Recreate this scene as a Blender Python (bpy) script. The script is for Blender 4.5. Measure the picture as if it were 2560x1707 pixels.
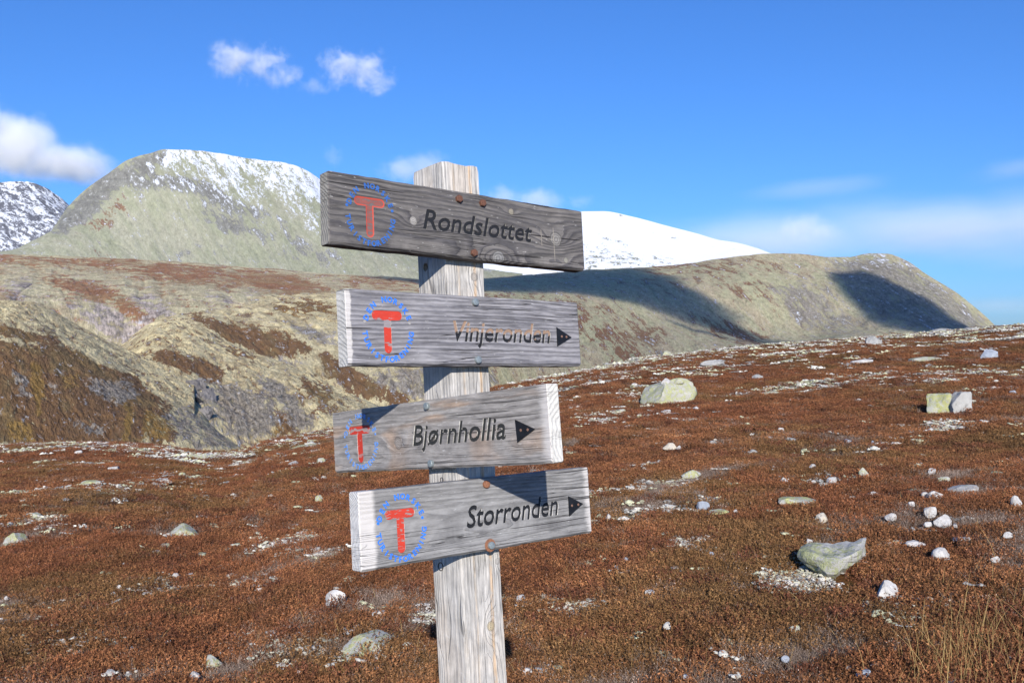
import bpy, bmesh, math, random
import numpy as np
from mathutils import Vector, Matrix

for o in list(bpy.data.objects):
    bpy.data.objects.remove(o)
SC = bpy.context.scene
COL = SC.collection
R = math.radians

# ------------------------------------------------------------------ camera
EYE = 2.15                                  # eye height above the turf
FPX, CX, CY = 2406.0, 1280.0, 853.5         # focal length and centre in photograph pixels
cam_d = bpy.data.cameras.new('camera')
cam = bpy.data.objects.new('camera', cam_d)
COL.objects.link(cam)
cam.location = (0, 0, EYE)
cam.rotation_euler = (R(90), 0, 0)
cam_d.sensor_width = 36.0
cam_d.lens = FPX / 2560 * 36
cam_d.clip_start = 0.05
cam_d.clip_end = 120000
SC.camera = cam

# ------------------------------------------------------------------ light
SUN_DIR = Vector((0.037, -0.930, 0.366)).normalized()       # towards the sun: behind the camera, low autumn sun
sun_el = math.asin(SUN_DIR.z)
sun_az = math.atan2(SUN_DIR.x, SUN_DIR.y)
w = bpy.data.worlds.new('World')
SC.world = w
w.use_nodes = True
nt = w.node_tree
nt.nodes.clear()
sky = nt.nodes.new('ShaderNodeTexSky')
sky.sky_type = 'NISHITA'
sky.sun_disc = False
sky.sun_elevation = sun_el
sky.sun_rotation = sun_az
sky.altitude = 0
sky.air_density = 1.0
sky.dust_density = 0.5
sky.ozone_density = 10.0
hs = nt.nodes.new('ShaderNodeMix'); hs.data_type = 'RGBA'; hs.blend_type = 'MULTIPLY'      # the camera's white balance
hs.inputs[0].default_value = 1.0; hs.inputs[7].default_value = (0.79, 0.91, 1.07, 1)
bg = nt.nodes.new('ShaderNodeBackground')
bg.inputs[1].default_value = 0.12
wo = nt.nodes.new('ShaderNodeOutputWorld')
nt.links.new(sky.outputs[0], hs.inputs[6])
nt.links.new(hs.outputs[2], bg.inputs[0])
nt.links.new(bg.outputs[0], wo.inputs[0])

sl = bpy.data.lights.new('sun', 'SUN')
sl.energy = 4.8
sl.angle = R(0.53)
sl.color = (1.0, 0.955, 0.88)
so = bpy.data.objects.new('sun', sl)
so.rotation_euler = SUN_DIR.to_track_quat('Z', 'Y').to_euler()
so.location = (0, -20, 30)
COL.objects.link(so)

SC.view_settings.view_transform = 'Standard'
SC.view_settings.look = 'None'
SC.view_settings.exposure = 0.35
SC.view_settings.gamma = 1.0
SC.view_settings.use_curve_mapping = False
SC.render.engine = 'CYCLES'
SC.cycles.use_denoising = True
SC.cycles.max_bounces = 10
SC.cycles.diffuse_bounces = 2
SC.cycles.glossy_bounces = 2
SC.cycles.transparent_max_bounces = 8
SC.cycles.volume_bounces = 6
SC.cycles.volume_step_rate = 2.0
SC.cycles.volume_max_steps = 64
SC.cycles.use_adaptive_sampling = True
SC.cycles.adaptive_threshold = 0.01

rng = np.random.default_rng(7)
random.seed(7)

# ------------------------------------------------------------------ helpers: numpy noise
def _hash(ix, iy, iz, seed):
    h = (ix.astype(np.int64) * 374761393 + iy.astype(np.int64) * 668265263 + iz.astype(np.int64) * 2147483647 + seed * 974634777) & 0xFFFFFFFF
    h = ((h ^ (h >> 13)) * 1274126177) & 0xFFFFFFFF
    h = h ^ (h >> 16)
    return (h & 0xFFFF) / 65535.0

def vnoise(x, y, z=None, seed=0):
    x = np.asarray(x, float); y = np.asarray(y, float)
    z = np.zeros_like(x) if z is None else np.asarray(z, float)
    x0 = np.floor(x); y0 = np.floor(y); z0 = np.floor(z)
    fx = x - x0; fy = y - y0; fz = z - z0
    fx = fx * fx * fx * (fx * (fx * 6 - 15) + 10)
    fy = fy * fy * fy * (fy * (fy * 6 - 15) + 10)
    fz = fz * fz * fz * (fz * (fz * 6 - 15) + 10)
    def c(a, b, d): return _hash(x0 + a, y0 + b, z0 + d, seed)
    def pl(d):
        return (c(0, 0, d) * (1 - fx) + c(1, 0, d) * fx) * (1 - fy) + (c(0, 1, d) * (1 - fx) + c(1, 1, d) * fx) * fy
    if np.all(z == 0): return pl(0) * 2 - 1
    return (pl(0) * (1 - fz) + pl(1) * fz) * 2 - 1

def fbm(x, y, z=None, oct=4, seed=0, gain=.5):
    s = 0; a = 1; t = 0
    for k in range(oct):
        f = 2.03 ** k
        s = s + a * vnoise(x * f + 17.3 * k, y * f - 9.1 * k, None if z is None else z * f, seed + k)
        t += a; a *= gain
    return s / t

def smooth(a, b, x):
    t = np.clip((x - a) / (b - a), 0, 1)
    return t * t * (3 - 2 * t)

def pchip(x, xs, ys):
    """monotone cubic through the points"""
    xs = np.asarray(xs, float); ys = np.asarray(ys, float)
    h = np.diff(xs); d = np.diff(ys) / h
    m = np.zeros_like(ys); m[0] = d[0]; m[-1] = d[-1]
    for i in range(1, len(xs) - 1):
        if d[i - 1] * d[i] > 0:
            w1 = 2 * h[i] + h[i - 1]; w2 = h[i] + 2 * h[i - 1]
            m[i] = (w1 + w2) / (w1 / d[i - 1] + w2 / d[i])
    k = np.clip(np.searchsorted(xs, x) - 1, 0, len(xs) - 2)
    t = (np.asarray(x, float) - xs[k]) / h[k]
    lo = x < xs[0]; hi = x > xs[-1]
    t2 = t * t; t3 = t2 * t
    r = (2 * t3 - 3 * t2 + 1) * ys[k] + (t3 - 2 * t2 + t) * h[k] * m[k] + (-2 * t3 + 3 * t2) * ys[k + 1] + (t3 - t2) * h[k] * m[k + 1]
    r = np.where(lo, ys[0] + (x - xs[0]) * m[0] * .3, r)
    r = np.where(hi, ys[-1] + (x - xs[-1]) * m[-1] * .3, r)
    return r

# ------------------------------------------------------------------ helpers: shader expressions
class S:
    """a float socket with arithmetic"""
    def __init__(s, nt, v): s.nt = nt; s.v = v
    def _m(s, op, *a, clamp=False):
        n = s.nt.nodes.new('ShaderNodeMath'); n.operation = op; n.use_clamp = clamp
        for i, q in enumerate((s,) + a):
            q = q.v if isinstance(q, S) else q
            if isinstance(q, (int, float)): n.inputs[i].default_value = q
            else: s.nt.links.new(q, n.inputs[i])
        return S(s.nt, n.outputs[0])
    def __add__(s, o): return s._m('ADD', o)
    def __radd__(s, o): return s._m('ADD', o)
    def __sub__(s, o): return s._m('SUBTRACT', o)
    def __rsub__(s, o): return S(s.nt, float(o))._m('SUBTRACT', s)
    def __mul__(s, o): return s._m('MULTIPLY', o)
    def __rmul__(s, o): return s._m('MULTIPLY', o)
    def __truediv__(s, o): return s._m('DIVIDE', o)
    def sqrt(s): return s._m('SQRT')
    def frac(s): return s._m('FRACT')
    def abs(s): return s._m('ABSOLUTE')
    def max(s, o): return s._m('MAXIMUM', o)
    def min(s, o): return s._m('MINIMUM', o)
    def inv(s): return S(s.nt, 1.0)._m('DIVIDE', s)
    def sat(s): return s._m('ADD', 0.0, clamp=True)
    def step(s, a, b):
        n = s.nt.nodes.new('ShaderNodeMapRange'); n.interpolation_type = 'SMOOTHSTEP'
        s.nt.links.new(s.v, n.inputs[0])
        n.inputs[1].default_value = a; n.inputs[2].default_value = b
        return S(s.nt, n.outputs[0])

def vec(nt, x, y, z):
    n = nt.nodes.new('ShaderNodeCombineXYZ')
    for i, q in enumerate((x, y, z)):
        q = q.v if isinstance(q, S) else q
        if isinstance(q, (int, float)): n.inputs[i].default_value = q
        else: nt.links.new(q, n.inputs[i])
    return n.outputs[0]

def sep(nt, v):
    n = nt.nodes.new('ShaderNodeSeparateXYZ'); nt.links.new(v, n.inputs[0])
    return [S(nt, o) for o in n.outputs]

def noise(nt, v, scale=1.0, detail=3.0, rough=.55, dist=0.0):
    n = nt.nodes.new('ShaderNodeTexNoise')
    nt.links.new(v, n.inputs['Vector'])
    n.inputs['Scale'].default_value = scale; n.inputs['Detail'].default_value = detail
    n.inputs['Roughness'].default_value = rough; n.inputs['Distortion'].default_value = dist
    return S(nt, n.outputs[0])

def voro(nt, v, scale=1.0, feature='F1', rand=1.0):
    n = nt.nodes.new('ShaderNodeTexVoronoi'); n.feature = feature
    nt.links.new(v, n.inputs['Vector']); n.inputs['Scale'].default_value = scale; n.inputs['Randomness'].default_value = rand
    return n

def col(nt, c):
    n = nt.nodes.new('ShaderNodeRGB'); n.outputs[0].default_value = (c[0], c[1], c[2], 1); return n.outputs[0]

def mix(nt, f, a, b, mode='MIX'):
    n = nt.nodes.new('ShaderNodeMix'); n.data_type = 'RGBA'; n.blend_type = mode
    f = f.v if isinstance(f, S) else f
    if isinstance(f, (int, float)): n.inputs[0].default_value = f
    else: nt.links.new(f, n.inputs[0])
    for k, q in ((6, a), (7, b)):
        if isinstance(q, (tuple, list)): n.inputs[k].default_value = (q[0], q[1], q[2], 1)
        else: nt.links.new(q, n.inputs[k])
    return n.outputs[2]

def gain(nt, c, s):
    """scale a colour by a float socket"""
    n = nt.nodes.new('ShaderNodeVectorMath'); n.operation = 'SCALE'
    nt.links.new(c, n.inputs[0]); nt.links.new(s.v, n.inputs['Scale'])
    return n.outputs[0]

def new_mat(name, rough=.85, spec=.25):
    m = bpy.data.materials.new(name); m.use_nodes = True
    b = m.node_tree.nodes['Principled BSDF']
    b.inputs['Roughness'].default_value = rough
    b.inputs['Specular IOR Level'].default_value = spec
    return m, m.node_tree, b

def set_col(nt, b, c):
    if isinstance(c, (tuple, list)): b.inputs['Base Color'].default_value = (c[0], c[1], c[2], 1)
    else: nt.links.new(c, b.inputs['Base Color'])

def bump(nt, b, h, dist, strength=1.0):
    n = nt.nodes.new('ShaderNodeBump'); n.inputs['Distance'].default_value = dist; n.inputs['Strength'].default_value = strength
    nt.links.new(h.v, n.inputs['Height']); nt.links.new(n.outputs[0], b.inputs['Normal'])

def objco(nt):
    return nt.nodes.new('ShaderNodeTexCoord').outputs['Object']

def attr(nt, name, typ='GEOMETRY'):
    n = nt.nodes.new('ShaderNodeAttribute'); n.attribute_name = name; n.attribute_type = typ
    return n

# ------------------------------------------------------------------ helpers: objects
def link(name, me, mat=None, parent=None):
    o = bpy.data.objects.new(name, me); COL.objects.link(o)
    if mat is not None:
        me.materials.clear(); me.materials.append(mat)
    if parent is not None: o.parent = parent
    return o

def tag(o, label=None, cat=None, group=None, kind=None):
    if label: o['label'] = label
    if cat: o['category'] = cat
    if group: o['group'] = group
    if kind: o['kind'] = kind
    return o

def grid_mesh(name, P, smooth_shade=True):
    """P: (rows, cols, 3)"""
    nr, nc = P.shape[:2]
    me = bpy.data.meshes.new(name)
    idx = np.arange(nr * nc).reshape(nr, nc)
    q = np.stack([idx[:-1, :-1], idx[:-1, 1:], idx[1:, 1:], idx[1:, :-1]], -1).reshape(-1, 4)
    me.vertices.add(nr * nc)
    me.vertices.foreach_set('co', P.reshape(-1).astype(np.float32))
    me.loops.add(q.size); me.loops.foreach_set('vertex_index', q.reshape(-1).astype(np.int32))
    me.polygons.add(len(q)); me.polygons.foreach_set('loop_start', np.arange(0, q.size, 4, dtype=np.int32))
    me.polygons.foreach_set('use_smooth', np.ones(len(q), bool) if smooth_shade else np.zeros(len(q), bool))
    me.update(calc_edges=True); me.validate()
    return me

def tri_mesh(name, V, F, smooth_shade=False):
    me = bpy.data.meshes.new(name)
    V = np.asarray(V, np.float32); F = np.asarray(F, np.int32); k = F.shape[1]
    me.vertices.add(len(V)); me.vertices.foreach_set('co', V.reshape(-1))
    me.loops.add(F.size); me.loops.foreach_set('vertex_index', F.reshape(-1))
    me.polygons.add(len(F)); me.polygons.foreach_set('loop_start', np.arange(0, F.size, k, dtype=np.int32))
    me.polygons.foreach_set('use_smooth', np.full(len(F), smooth_shade))
    me.update(calc_edges=True)
    return me

def set_vec_attr(me, name, A):
    a = me.attributes.new(name, 'FLOAT_VECTOR', 'POINT'); a.data.foreach_set('vector', np.asarray(A, np.float32).reshape(-1))

def set_col_attr(me, name, A):
    a = me.attributes.new(name, 'FLOAT_COLOR', 'POINT'); a.data.foreach_set('color', np.asarray(A, np.float32).reshape(-1))

K = 2560 / 2352.0            # measurements of the photograph were taken on a 2352 px wide view

# ================================================================== THE MOOR (foreground ground)
RX = np.array([-700, 0, 150, 330, 480, 560, 640, 770, 950, 1130, 1250, 1345, 1500, 1700, 1850, 2000, 2150, 2290, 2352, 3000]) * K
RY = np.array([1040, 1024, 1018, 1024, 1042, 1038, 1008, 987, 938, 893, 870, 852, 824, 802, 788, 776, 764, 754, 752, 770]) * K
RR_X = np.array([-700, 0, 500, 900, 1300, 1800, 2352, 3000]) * K
RR_D = np.array([48, 46, 38, 40, 55, 68, 80, 84.]) * 1.35

def moor_params(az):
    x = CX + FPX * np.tan(np.clip(az, -1.0, 1.0))
    x = np.clip(x, RX[0], RX[-1])
    T = (CY - pchip(x, RX, RY)) / FPX * np.cos(az)
    Rg = pchip(x, RR_X, RR_D)
    return T, Rg

def moor_z(X, Y, rel=True):
    """height of the moor at world X, Y"""
    X = np.asarray(X, float); Y = np.asarray(Y, float)
    r = np.hypot(X, Y) + 1e-6
    az = np.arctan2(X, Y)
    azc = np.clip(az, -.95, .95)
    T, Rg = moor_params(azc)
    back = smooth(.9, 2.2, np.abs(az))               # behind the camera: level turf
    a = T + 2 * EYE / Rg; b = EYE / Rg ** 2
    a = a * (1 - back) - .02 * back
    z = a * r - b * r * r
    far = np.maximum(r - 2.2 * Rg, 0)
    z = z - far ** 2 * .004
    if rel:
        k = smooth(1.0, 6, r)
        z = z + k * (.16 * fbm(X / 5.3, Y / 5.3, oct=3, seed=3) + .05 * fbm(X / 1.1, Y / 1.1, oct=2, seed=5)) * (1 - .3 * smooth(25, 60, r))
        z = z + smooth(30, 90, r) * .32 * fbm(X / 9., Y / 7., oct=3, seed=9)
    return z

def px_ray(x, y):
    return np.array([(x - CX) / FPX, 1.0, (CY - y) / FPX])

def on_moor(dx, dy):
    """where the line of sight through a point of the photograph meets the moor"""
    d = px_ray(dx * K, dy * K)
    t = np.concatenate([np.linspace(3, 20, 1500), np.linspace(20, 220, 5000)])
    g = EYE + d[2] * t - moor_z(d[0] * t, d[1] * t)
    k = np.where(g < 0)[0]
    if len(k) == 0:
        k = int(np.argmin(g / t)); return np.array([d[0] * t[k], d[1] * t[k], moor_z(d[0] * t[k], t[k])]), t[k]
    k = k[0]; k0 = max(k - 1, 0)
    s = g[k0] / (g[k0] - g[k]) if k > 0 else 0
    tt = t[k0] + s * (t[k] - t[k0])
    return np.array([d[0] * tt, d[1] * tt, float(moor_z(d[0] * tt, tt))]), tt

def cover_fields(X, Y):
    """what grows where: pale lichen and scree, olive, grey dead heath, deep red"""
    r = np.hypot(X, Y); az = np.arctan2(X, Y)
    T, Rg = moor_params(np.clip(az, -.95, .95))
    # drifts lie along the slope, a little across the view
    u = X * .94 + Y * .34; v = -X * .34 + Y * .94
    pale = fbm(u / 2.6, v / .9, oct=4, seed=21) + .5 * fbm(u / 9, v / 5, oct=2, seed=25)
    rel = r / Rg
    pale = pale - .43 + .70 * smooth(.22, .95, rel) * (.75 + .25 * smooth(-.05, .1, az))
    olive = fbm(X / 2.2, Y / 2.2, oct=3, seed=31) + .25 * fbm(X / .5, Y / .5, oct=2, seed=33)
    grey = fbm(u / 1.7, v / .7, oct=4, seed=41) - .25 * smooth(.08, .4, rel)
    red = fbm(X / 3.5, Y / 2.5, oct=3, seed=51)
    return pale, olive, grey, red

def build_moor():
    naz = 620
    az = np.linspace(-1.05, 1.05, naz)
    u = np.linspace(0, 1, 420)
    r = 1.0 * (420 / 1.0) ** u
    AZ, RR = np.meshgrid(az, r)
    X = RR * np.sin(AZ); Y = RR * np.cos(AZ)
    # the near pole is closed and the turf behind the camera is added by a second, coarse patch of the same sheet
    P = np.stack([X, Y, moor_z(X, Y)], -1)
    me = grid_mesh('moor_ground', P[:, ::-1])
    pale, olive, grey, red = cover_fields(X, Y)
    m = np.stack([smooth(-.02, .22, pale), smooth(.0, .4, olive), smooth(.12, .5, grey), smooth(-.2, .4, red)], -1)
    set_col_attr(me, 'cover', m[:, ::-1].reshape(-1, 4))
    return me

m, nt, b = new_mat('moor_litter', .95, .1)
co = objco(nt)
cv = attr(nt, 'cover'); cs = nt.nodes.new('ShaderNodeSeparateColor'); nt.links.new(cv.outputs['Color'], cs.inputs[0])
pale, oliv, grey = [S(nt, o) for o in cs.outputs]; red = S(nt, cv.outputs['Alpha'])
n1 = noise(nt, co, 9, 4, .65); n2 = noise(nt, co, 42, 3, .7); n3 = noise(nt, co, 1.4, 4, .6); n4 = noise(nt, co, 4, 3, .7)
c = mix(nt, n2.step(.3, .7), (.055, .022, .009), (.19, .075, .025))
c = mix(nt, red * n1.step(.35, .6), c, (.165, .048, .018))
c = mix(nt, oliv * n1.step(.4, .62) * .7, c, (.13, .095, .03))
c = mix(nt, grey * n2.step(.4, .65) * .7, c, (.20, .135, .095))
pf = (pale * .8 + (n4 - .5) * 1.5 + (n1 - .5) * 1.8 + (n2 - .5) * 1.2).step(.45, .68)
pc = mix(nt, n3.step(.4, .6), (.27, .20, .135), (.26, .215, .12))
pc = mix(nt, n2.step(.5, .75) * .6, pc, (.16, .14, .11))
c = mix(nt, pf, c, pc)
set_col(nt, b, c)
bump(nt, b, n2 * .6 + n1, .05, .8)
MAT_MOOR = m
moor = link('moor_ground', build_moor(), MAT_MOOR)
tag(moor, 'rust brown heath moor rising gently to the right', kind='structure')

# ================================================================== HILLS AND MOUNTAINS
def raster(polys, soft):
    """soft mask over the photograph (quarter scale of the 2352 px view) from weighted polygons"""
    W, H = 600, 400
    A = np.zeros((H, W))
    yy, xx = np.mgrid[0:H, 0:W]; xx = xx * 4.0 - 20; yy = yy * 4.0
    for item in polys:
        wgt, pts = item
        ins = np.zeros((H, W), bool)
        n = len(pts)
        for i in range(n):
            x1, y1 = pts[i]; x2, y2 = pts[(i + 1) % n]
            if y1 == y2: continue
            c_ = ((y1 <= yy) & (yy < y2)) | ((y2 <= yy) & (yy < y1))
            ins ^= c_ & (xx < (x2 - x1) * (yy - y1) / (y2 - y1) + x1)
        A = np.maximum(A, ins * wgt) if wgt > 0 else np.where(ins, A + wgt, A)
    for _ in range(2):
        for ax in (0, 1):
            k = max(int(soft / 4), 1)
            pad = [(k, k) if a == ax else (0, 0) for a in (0, 1)]
            B = np.cumsum(np.pad(A, pad, mode='edge'), axis=ax)
            B = np.concatenate([np.zeros_like(np.take(B, [0], ax)), B], ax)
            n = 2 * k + 1
            A = (np.take(B, range(n, B.shape[ax]), ax) - np.take(B, range(0, B.shape[ax] - n), ax)) / n
    return A

def sample(A, x, y):
    fx = np.clip((x + 20) / 4, 0, A.shape[1] - 1.001); fy = np.clip(y / 4, 0, A.shape[0] - 1.001)
    ix = fx.astype(int); iy = fy.astype(int); fx = fx - ix; fy = fy - iy
    return (A[iy, ix] * (1 - fx) + A[iy, ix + 1] * fx) * (1 - fy) + (A[iy + 1, ix] * (1 - fx) + A[iy + 1, ix + 1] * fx) * fy

TERRAIN = {}
def terrain(name, curves, x0, x1, rows, mat, label, rust=(), rock=(), ochre=(), snow=(), soft=14, warp=16, snow_soft=None, relief=((70, 3), (22, 1.2), (7, .5)),
            base=(0, 0, 0, 0), back=1.25, dx=2.6, rib=None, gully=None):
    """a hillside lofted through contour lines. curves: bottom to crest, each ([x, y, distance in m] ...)"""
    xs = np.arange(x0, x1 + dx, dx)
    C = []
    for c in curves:
        c = np.array(c, float)
        C.append(np.stack([pchip(xs, c[:, 0], c[:, 1]), np.exp(pchip(xs, c[:, 0], np.log(c[:, 2])))], -1))
    C = np.array(C)                               # (nc, nx, 2)
    t = np.linspace(0, len(curves) - 1, rows)
    k = np.clip(t.astype(int), 0, len(curves) - 2); f = (t - k)[:, None, None]
    p0 = C[np.maximum(k - 1, 0)]; p1 = C[k]; p2 = C[k + 1]; p3 = C[np.minimum(k + 2, len(curves) - 1)]
    Q = .5 * ((2 * p1) + (-p0 + p2) * f + (2 * p0 - 5 * p1 + 4 * p2 - p3) * f ** 2 + (-p0 + 3 * p1 - 3 * p2 + p3) * f ** 3)
    # the far side of the hill falls away behind the crest
    nb = 14; s = np.linspace(0, 1, nb + 1)[1:, None]
    crest = Q[-1]
    slope = np.clip((Q[-6, :, 0] - Q[-1, :, 0]) / np.maximum(np.log(Q[-1, :, 1] / Q[-6, :, 1]), 1e-3), 0, 900)
    B = np.stack([crest[None, :, 0] + s ** 1.6 * 260 * back - slope[None] * 0 , crest[None, :, 1] * (1 + s * .55 * back)], -1)
    Q = np.concatenate([Q, B], 0)
    xi = np.broadcast_to(xs[None], Q.shape[:2]); yi = Q[..., 0]; D = Q[..., 1]
    X = D * (xi * K - CX) / FPX; Z = EYE + D * (CY - yi * K) / FPX
    seg = np.sqrt(np.diff(X, axis=0) ** 2 + np.diff(D, axis=0) ** 2 + np.diff(Z, axis=0) ** 2)
    vv = np.concatenate([np.zeros((1, len(xs))), np.cumsum(seg, 0)], 0)
    vext = np.median(vv[rows - 1] - vv[0]); yext = np.median(yi[0] - yi[rows - 1])
    Dm = float(np.median(D[:rows]))
    pxm = Dm * K / FPX                            # metres per view pixel at the middle distance
    kv = min(1.0, 1.5 * yext * pxm / vext)           # grazing ground carries drawn-out patches
    U = xi * pxm; V = vv * kv
    h = 0
    for lam, amp in relief:
        h = h + amp * fbm(U / (lam * pxm), V / (lam * pxm * 1.6), oct=3, seed=int(lam) + len(name))
    if rib:
        lam, amp, sl = rib
        h = h + amp * fbm((U - sl * V) / (lam * pxm), V / (lam * 6 * pxm), oct=3, seed=77) * smooth(0, .25, np.linspace(0, 1, Q.shape[0]))[:, None]
    hollow = 0
    if gully:
        lam, amp, sl, kk = gully
        wob_ = fbm(U / (lam * 1.6 * pxm), V / (lam * 1.6 * pxm), oct=3, seed=83) * .8
        q = (U - sl * V) / (lam * pxm)
        rd_ = 1 - np.abs(fbm(q + wob_, V / (lam * 1.3 * pxm) + wob_, oct=4, seed=81)) * 3.2
        hollow = np.clip(rd_, 0, 1) ** 1.6
        h = h - amp * hollow
        st_ = fbm(U / (lam * .35 * pxm), V / (lam * .22 * pxm), oct=3, seed=85)      # little steps and outcrops
        h = h + amp * .35 * np.round(st_ * 3) / 3
        hollow = hollow * kk + np.clip(-fbm(U / (lam * .5 * pxm), V / (lam * .5 * pxm), oct=4, seed=87), 0, 1) * kk * .9
    edge = 1 - .55 * smooth(rows * .9, rows, np.arange(Q.shape[0]) * 1.0)[:, None]
    Z = Z + h * K * D / FPX * edge
    P = np.stack([X, D, Z], -1)
    me = grid_mesh(name, P)
    wx = xi + warp * fbm(xi / 60., yi / 40., oct=4, seed=61); wy = yi + warp * .6 * fbm(xi / 60., yi / 40., oct=4, seed=67)
    M = []
    for i, polys in enumerate((rust, rock, ochre, snow)):
        a = np.full(xi.shape, float(base[i]))
        if len(polys): a = np.clip(a + sample(raster(polys, snow_soft if (i == 3 and snow_soft) else soft), wx, wy), 0, 1)
        if gully: a = np.clip(a + hollow * (1.0, .55, .25, 0)[i], 0, 1)
        M.append(a)
    set_col_attr(me, 'cover', np.stack(M, -1).reshape(-1, 4))
    set_vec_attr(me, 'surf', np.stack([U / pxm, V / pxm, np.full_like(U, len(name) * 7.7)], -1))
    o = link(name, me, mat)
    tag(o, label, kind='structure')
    TERRAIN[name] = P
    return o

def terrain_mat(name, lich1, lich2, rust=(.20, .075, .028), rock=(.235, .215, .215), ochre=(.26, .17, .045), rock2=(.12, .11, .115), sx=1.0, sy=1.0, slant=0.0,
                speck=.35, rustbase=.0, bumpd=1.0, scale=1.0, snow_k=1.0, patch=.42, contrast=1.0):
    m, nt, b = new_mat(name, .95, .08)
    s = attr(nt, 'surf').outputs['Vector']
    x, y, z = sep(nt, s)
    x2 = x - y * slant
    st = vec(nt, x2 * (sx * scale), y * (sy * scale), z)
    iso = vec(nt, x * scale, y * scale, z)
    cv = attr(nt, 'cover'); cs = nt.nodes.new('ShaderNodeSeparateColor'); nt.links.new(cv.outputs['Color'], cs.inputs[0])
    mr, mk, mo = [S(nt, o) for o in cs.outputs]; ms = S(nt, cv.outputs['Alpha'])
    a1 = noise(nt, st, 1 / 90., 5, .6, .6); a2 = noise(nt, st, 1 / 26., 5, .65, .5); a3 = noise(nt, iso, 1 / 7., 4, .7); a4 = noise(nt, st, 1 / 11., 4, .7)
    c = mix(nt, (a2 * .6 + a1 * .4).step(.40, .60), lich1, lich2)
    c = mix(nt, (a4 - .5).step(.03, .16) * .5, c, rock)
    # small dark hollows and pale tufts
    fr = (mr * 1.15 + (a2 - .5) * 2.4 + (a4 - .5) * 2.6 + (a3 - .5) * 1.3 + rustbase).step(patch + .06, patch + .22)
    rc = mix(nt, a3.step(.35, .65), rust, (rust[0] * .62, rust[1] * .6, rust[2] * .7))
    rc = mix(nt, a1.step(.45, .65) * .5, rc, (rust[0] * .95, rust[1] * 1.5, rust[2] * 1.6))
    c = mix(nt, fr * .92, c, rc)
    fo = (mo * 1.2 + (a4 - .5) * 2.2 + (a3 - .5) * 1.2).step(.45, .75)
    c = mix(nt, fo * .8, c, ochre)
    fk = (mk * 1.15 + (a2 - .5) * 2.2 + (a4 - .5) * 2.4 + (a3 - .5) * 1.3).step(.45, .72)
    kc = mix(nt, (a3 * .5 + a4 * .5).step(.36, .62), rock2, rock)
    c = mix(nt, fk * .9, c, kc)
    v = voro(nt, vec(nt, x2 * (sx * scale * .13), y * (sy * scale * .13), z), 1.0)
    vd = S(nt, v.outputs['Distance'])
    dark = (1 - vd).step(.78, .92) * a2.step(.42, .6)
    c = mix(nt, dark * speck, c, (.06, .05, .045))
    v2 = voro(nt, iso, 1 / 5.5)
    lt = (1 - S(nt, v2.outputs['Distance'])).step(.8, .93) * a4.step(.48, .62)
    c = mix(nt, lt * (speck * .6), c, (.46, .43, .33))
    a5 = noise(nt, iso, 1 / 3.2, 3, .75)
    c = gain(nt, c, (((a3 - .5) * 1.5 + (a4 - .5) * 1.3 + (a5 - .5) * 1.1) * contrast + 1.0).max(.3))
    fs = (ms * 1.25 * snow_k + (a2 - .5) * 2.0 + (a4 - .5) * 2.8 + (a3 - .5) * 2.0 + (a5 - .5) * 1.4).step(.45, .95)
    c = mix(nt, fs, c, (.74, .76, .80))
    set_col(nt, b, c)
    bump(nt, b, a4 * 1.2 + a3 * .5 + fs * .3, bumpd, .7)
    return m

LICH = (.68, .575, .325); LICH2 = (.46, .36, .20)
M_FAR = terrain_mat('mountain_rock_and_snow', (.14, .14, .16), (.19, .19, .21), sx=1.1, sy=.7, slant=-.9, speck=.05, bumpd=5, scale=.75)
M_B = terrain_mat('mountain_lichen', (.345, .345, .225), (.40, .38, .27), rust=(.28, .15, .08), rock=(.245, .235, .205), rock2=(.165, .155, .145), sx=.9, sy=.8, slant=-.9, speck=.12, bumpd=3, patch=.58, contrast=.6)
M_C = terrain_mat('snowfield', (.27, .27, .2), (.3, .3, .24), sx=.4, sy=1.3, slant=.0, speck=.05, bumpd=4, snow_k=1.25)
M_D = terrain_mat('ridge_lichen', (.40, .375, .225), (.43, .355, .23), rust=(.24, .12, .06), rock=(.28, .25, .205), rock2=(.16, .145, .125), sx=1.2, sy=.6, slant=-.75, speck=.16, bumpd=5, rustbase=.06, patch=.52)
M_E = terrain_mat('plateau_heath', (.56, .49, .29), (.43, .35, .215), rust=(.36, .165, .075), rock=(.47, .39, .33), sx=.32, sy=1.9, slant=.12, speck=.3, bumpd=3, rustbase=.17, patch=.46)
M_F = terrain_mat('gorge_hill_heath', LICH, LICH2, rust=(.215, .105, .042), rock=(.36, .31, .245), ochre=(.29, .175, .05), rock2=(.13, .112, .095), sx=1.0, sy=.9, slant=-.25, speck=.6, bumpd=2.2, scale=.9, rustbase=.05)

# far left snowy peak
terrain('snowy_peak', [[(-500, 640, 3300), (240, 640, 3300)], [(-500, 540, 3700), (240, 560, 3700)],
                       [(-500, 440, 4300), (-200, 425, 4300), (0, 418, 4300), (55, 416, 4300), (100, 428, 4300), (135, 450, 4300), (157, 470, 4300), (200, 520, 4300), (240, 570, 4300)]],
        -480, 240, 90, M_FAR, 'far grey mountain dusted with new snow at the left edge', base=(0, 0, 0, .52), relief=((60, 5), (20, 3), (8, 1.5)), rib=(16, 3, -.8))
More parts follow.
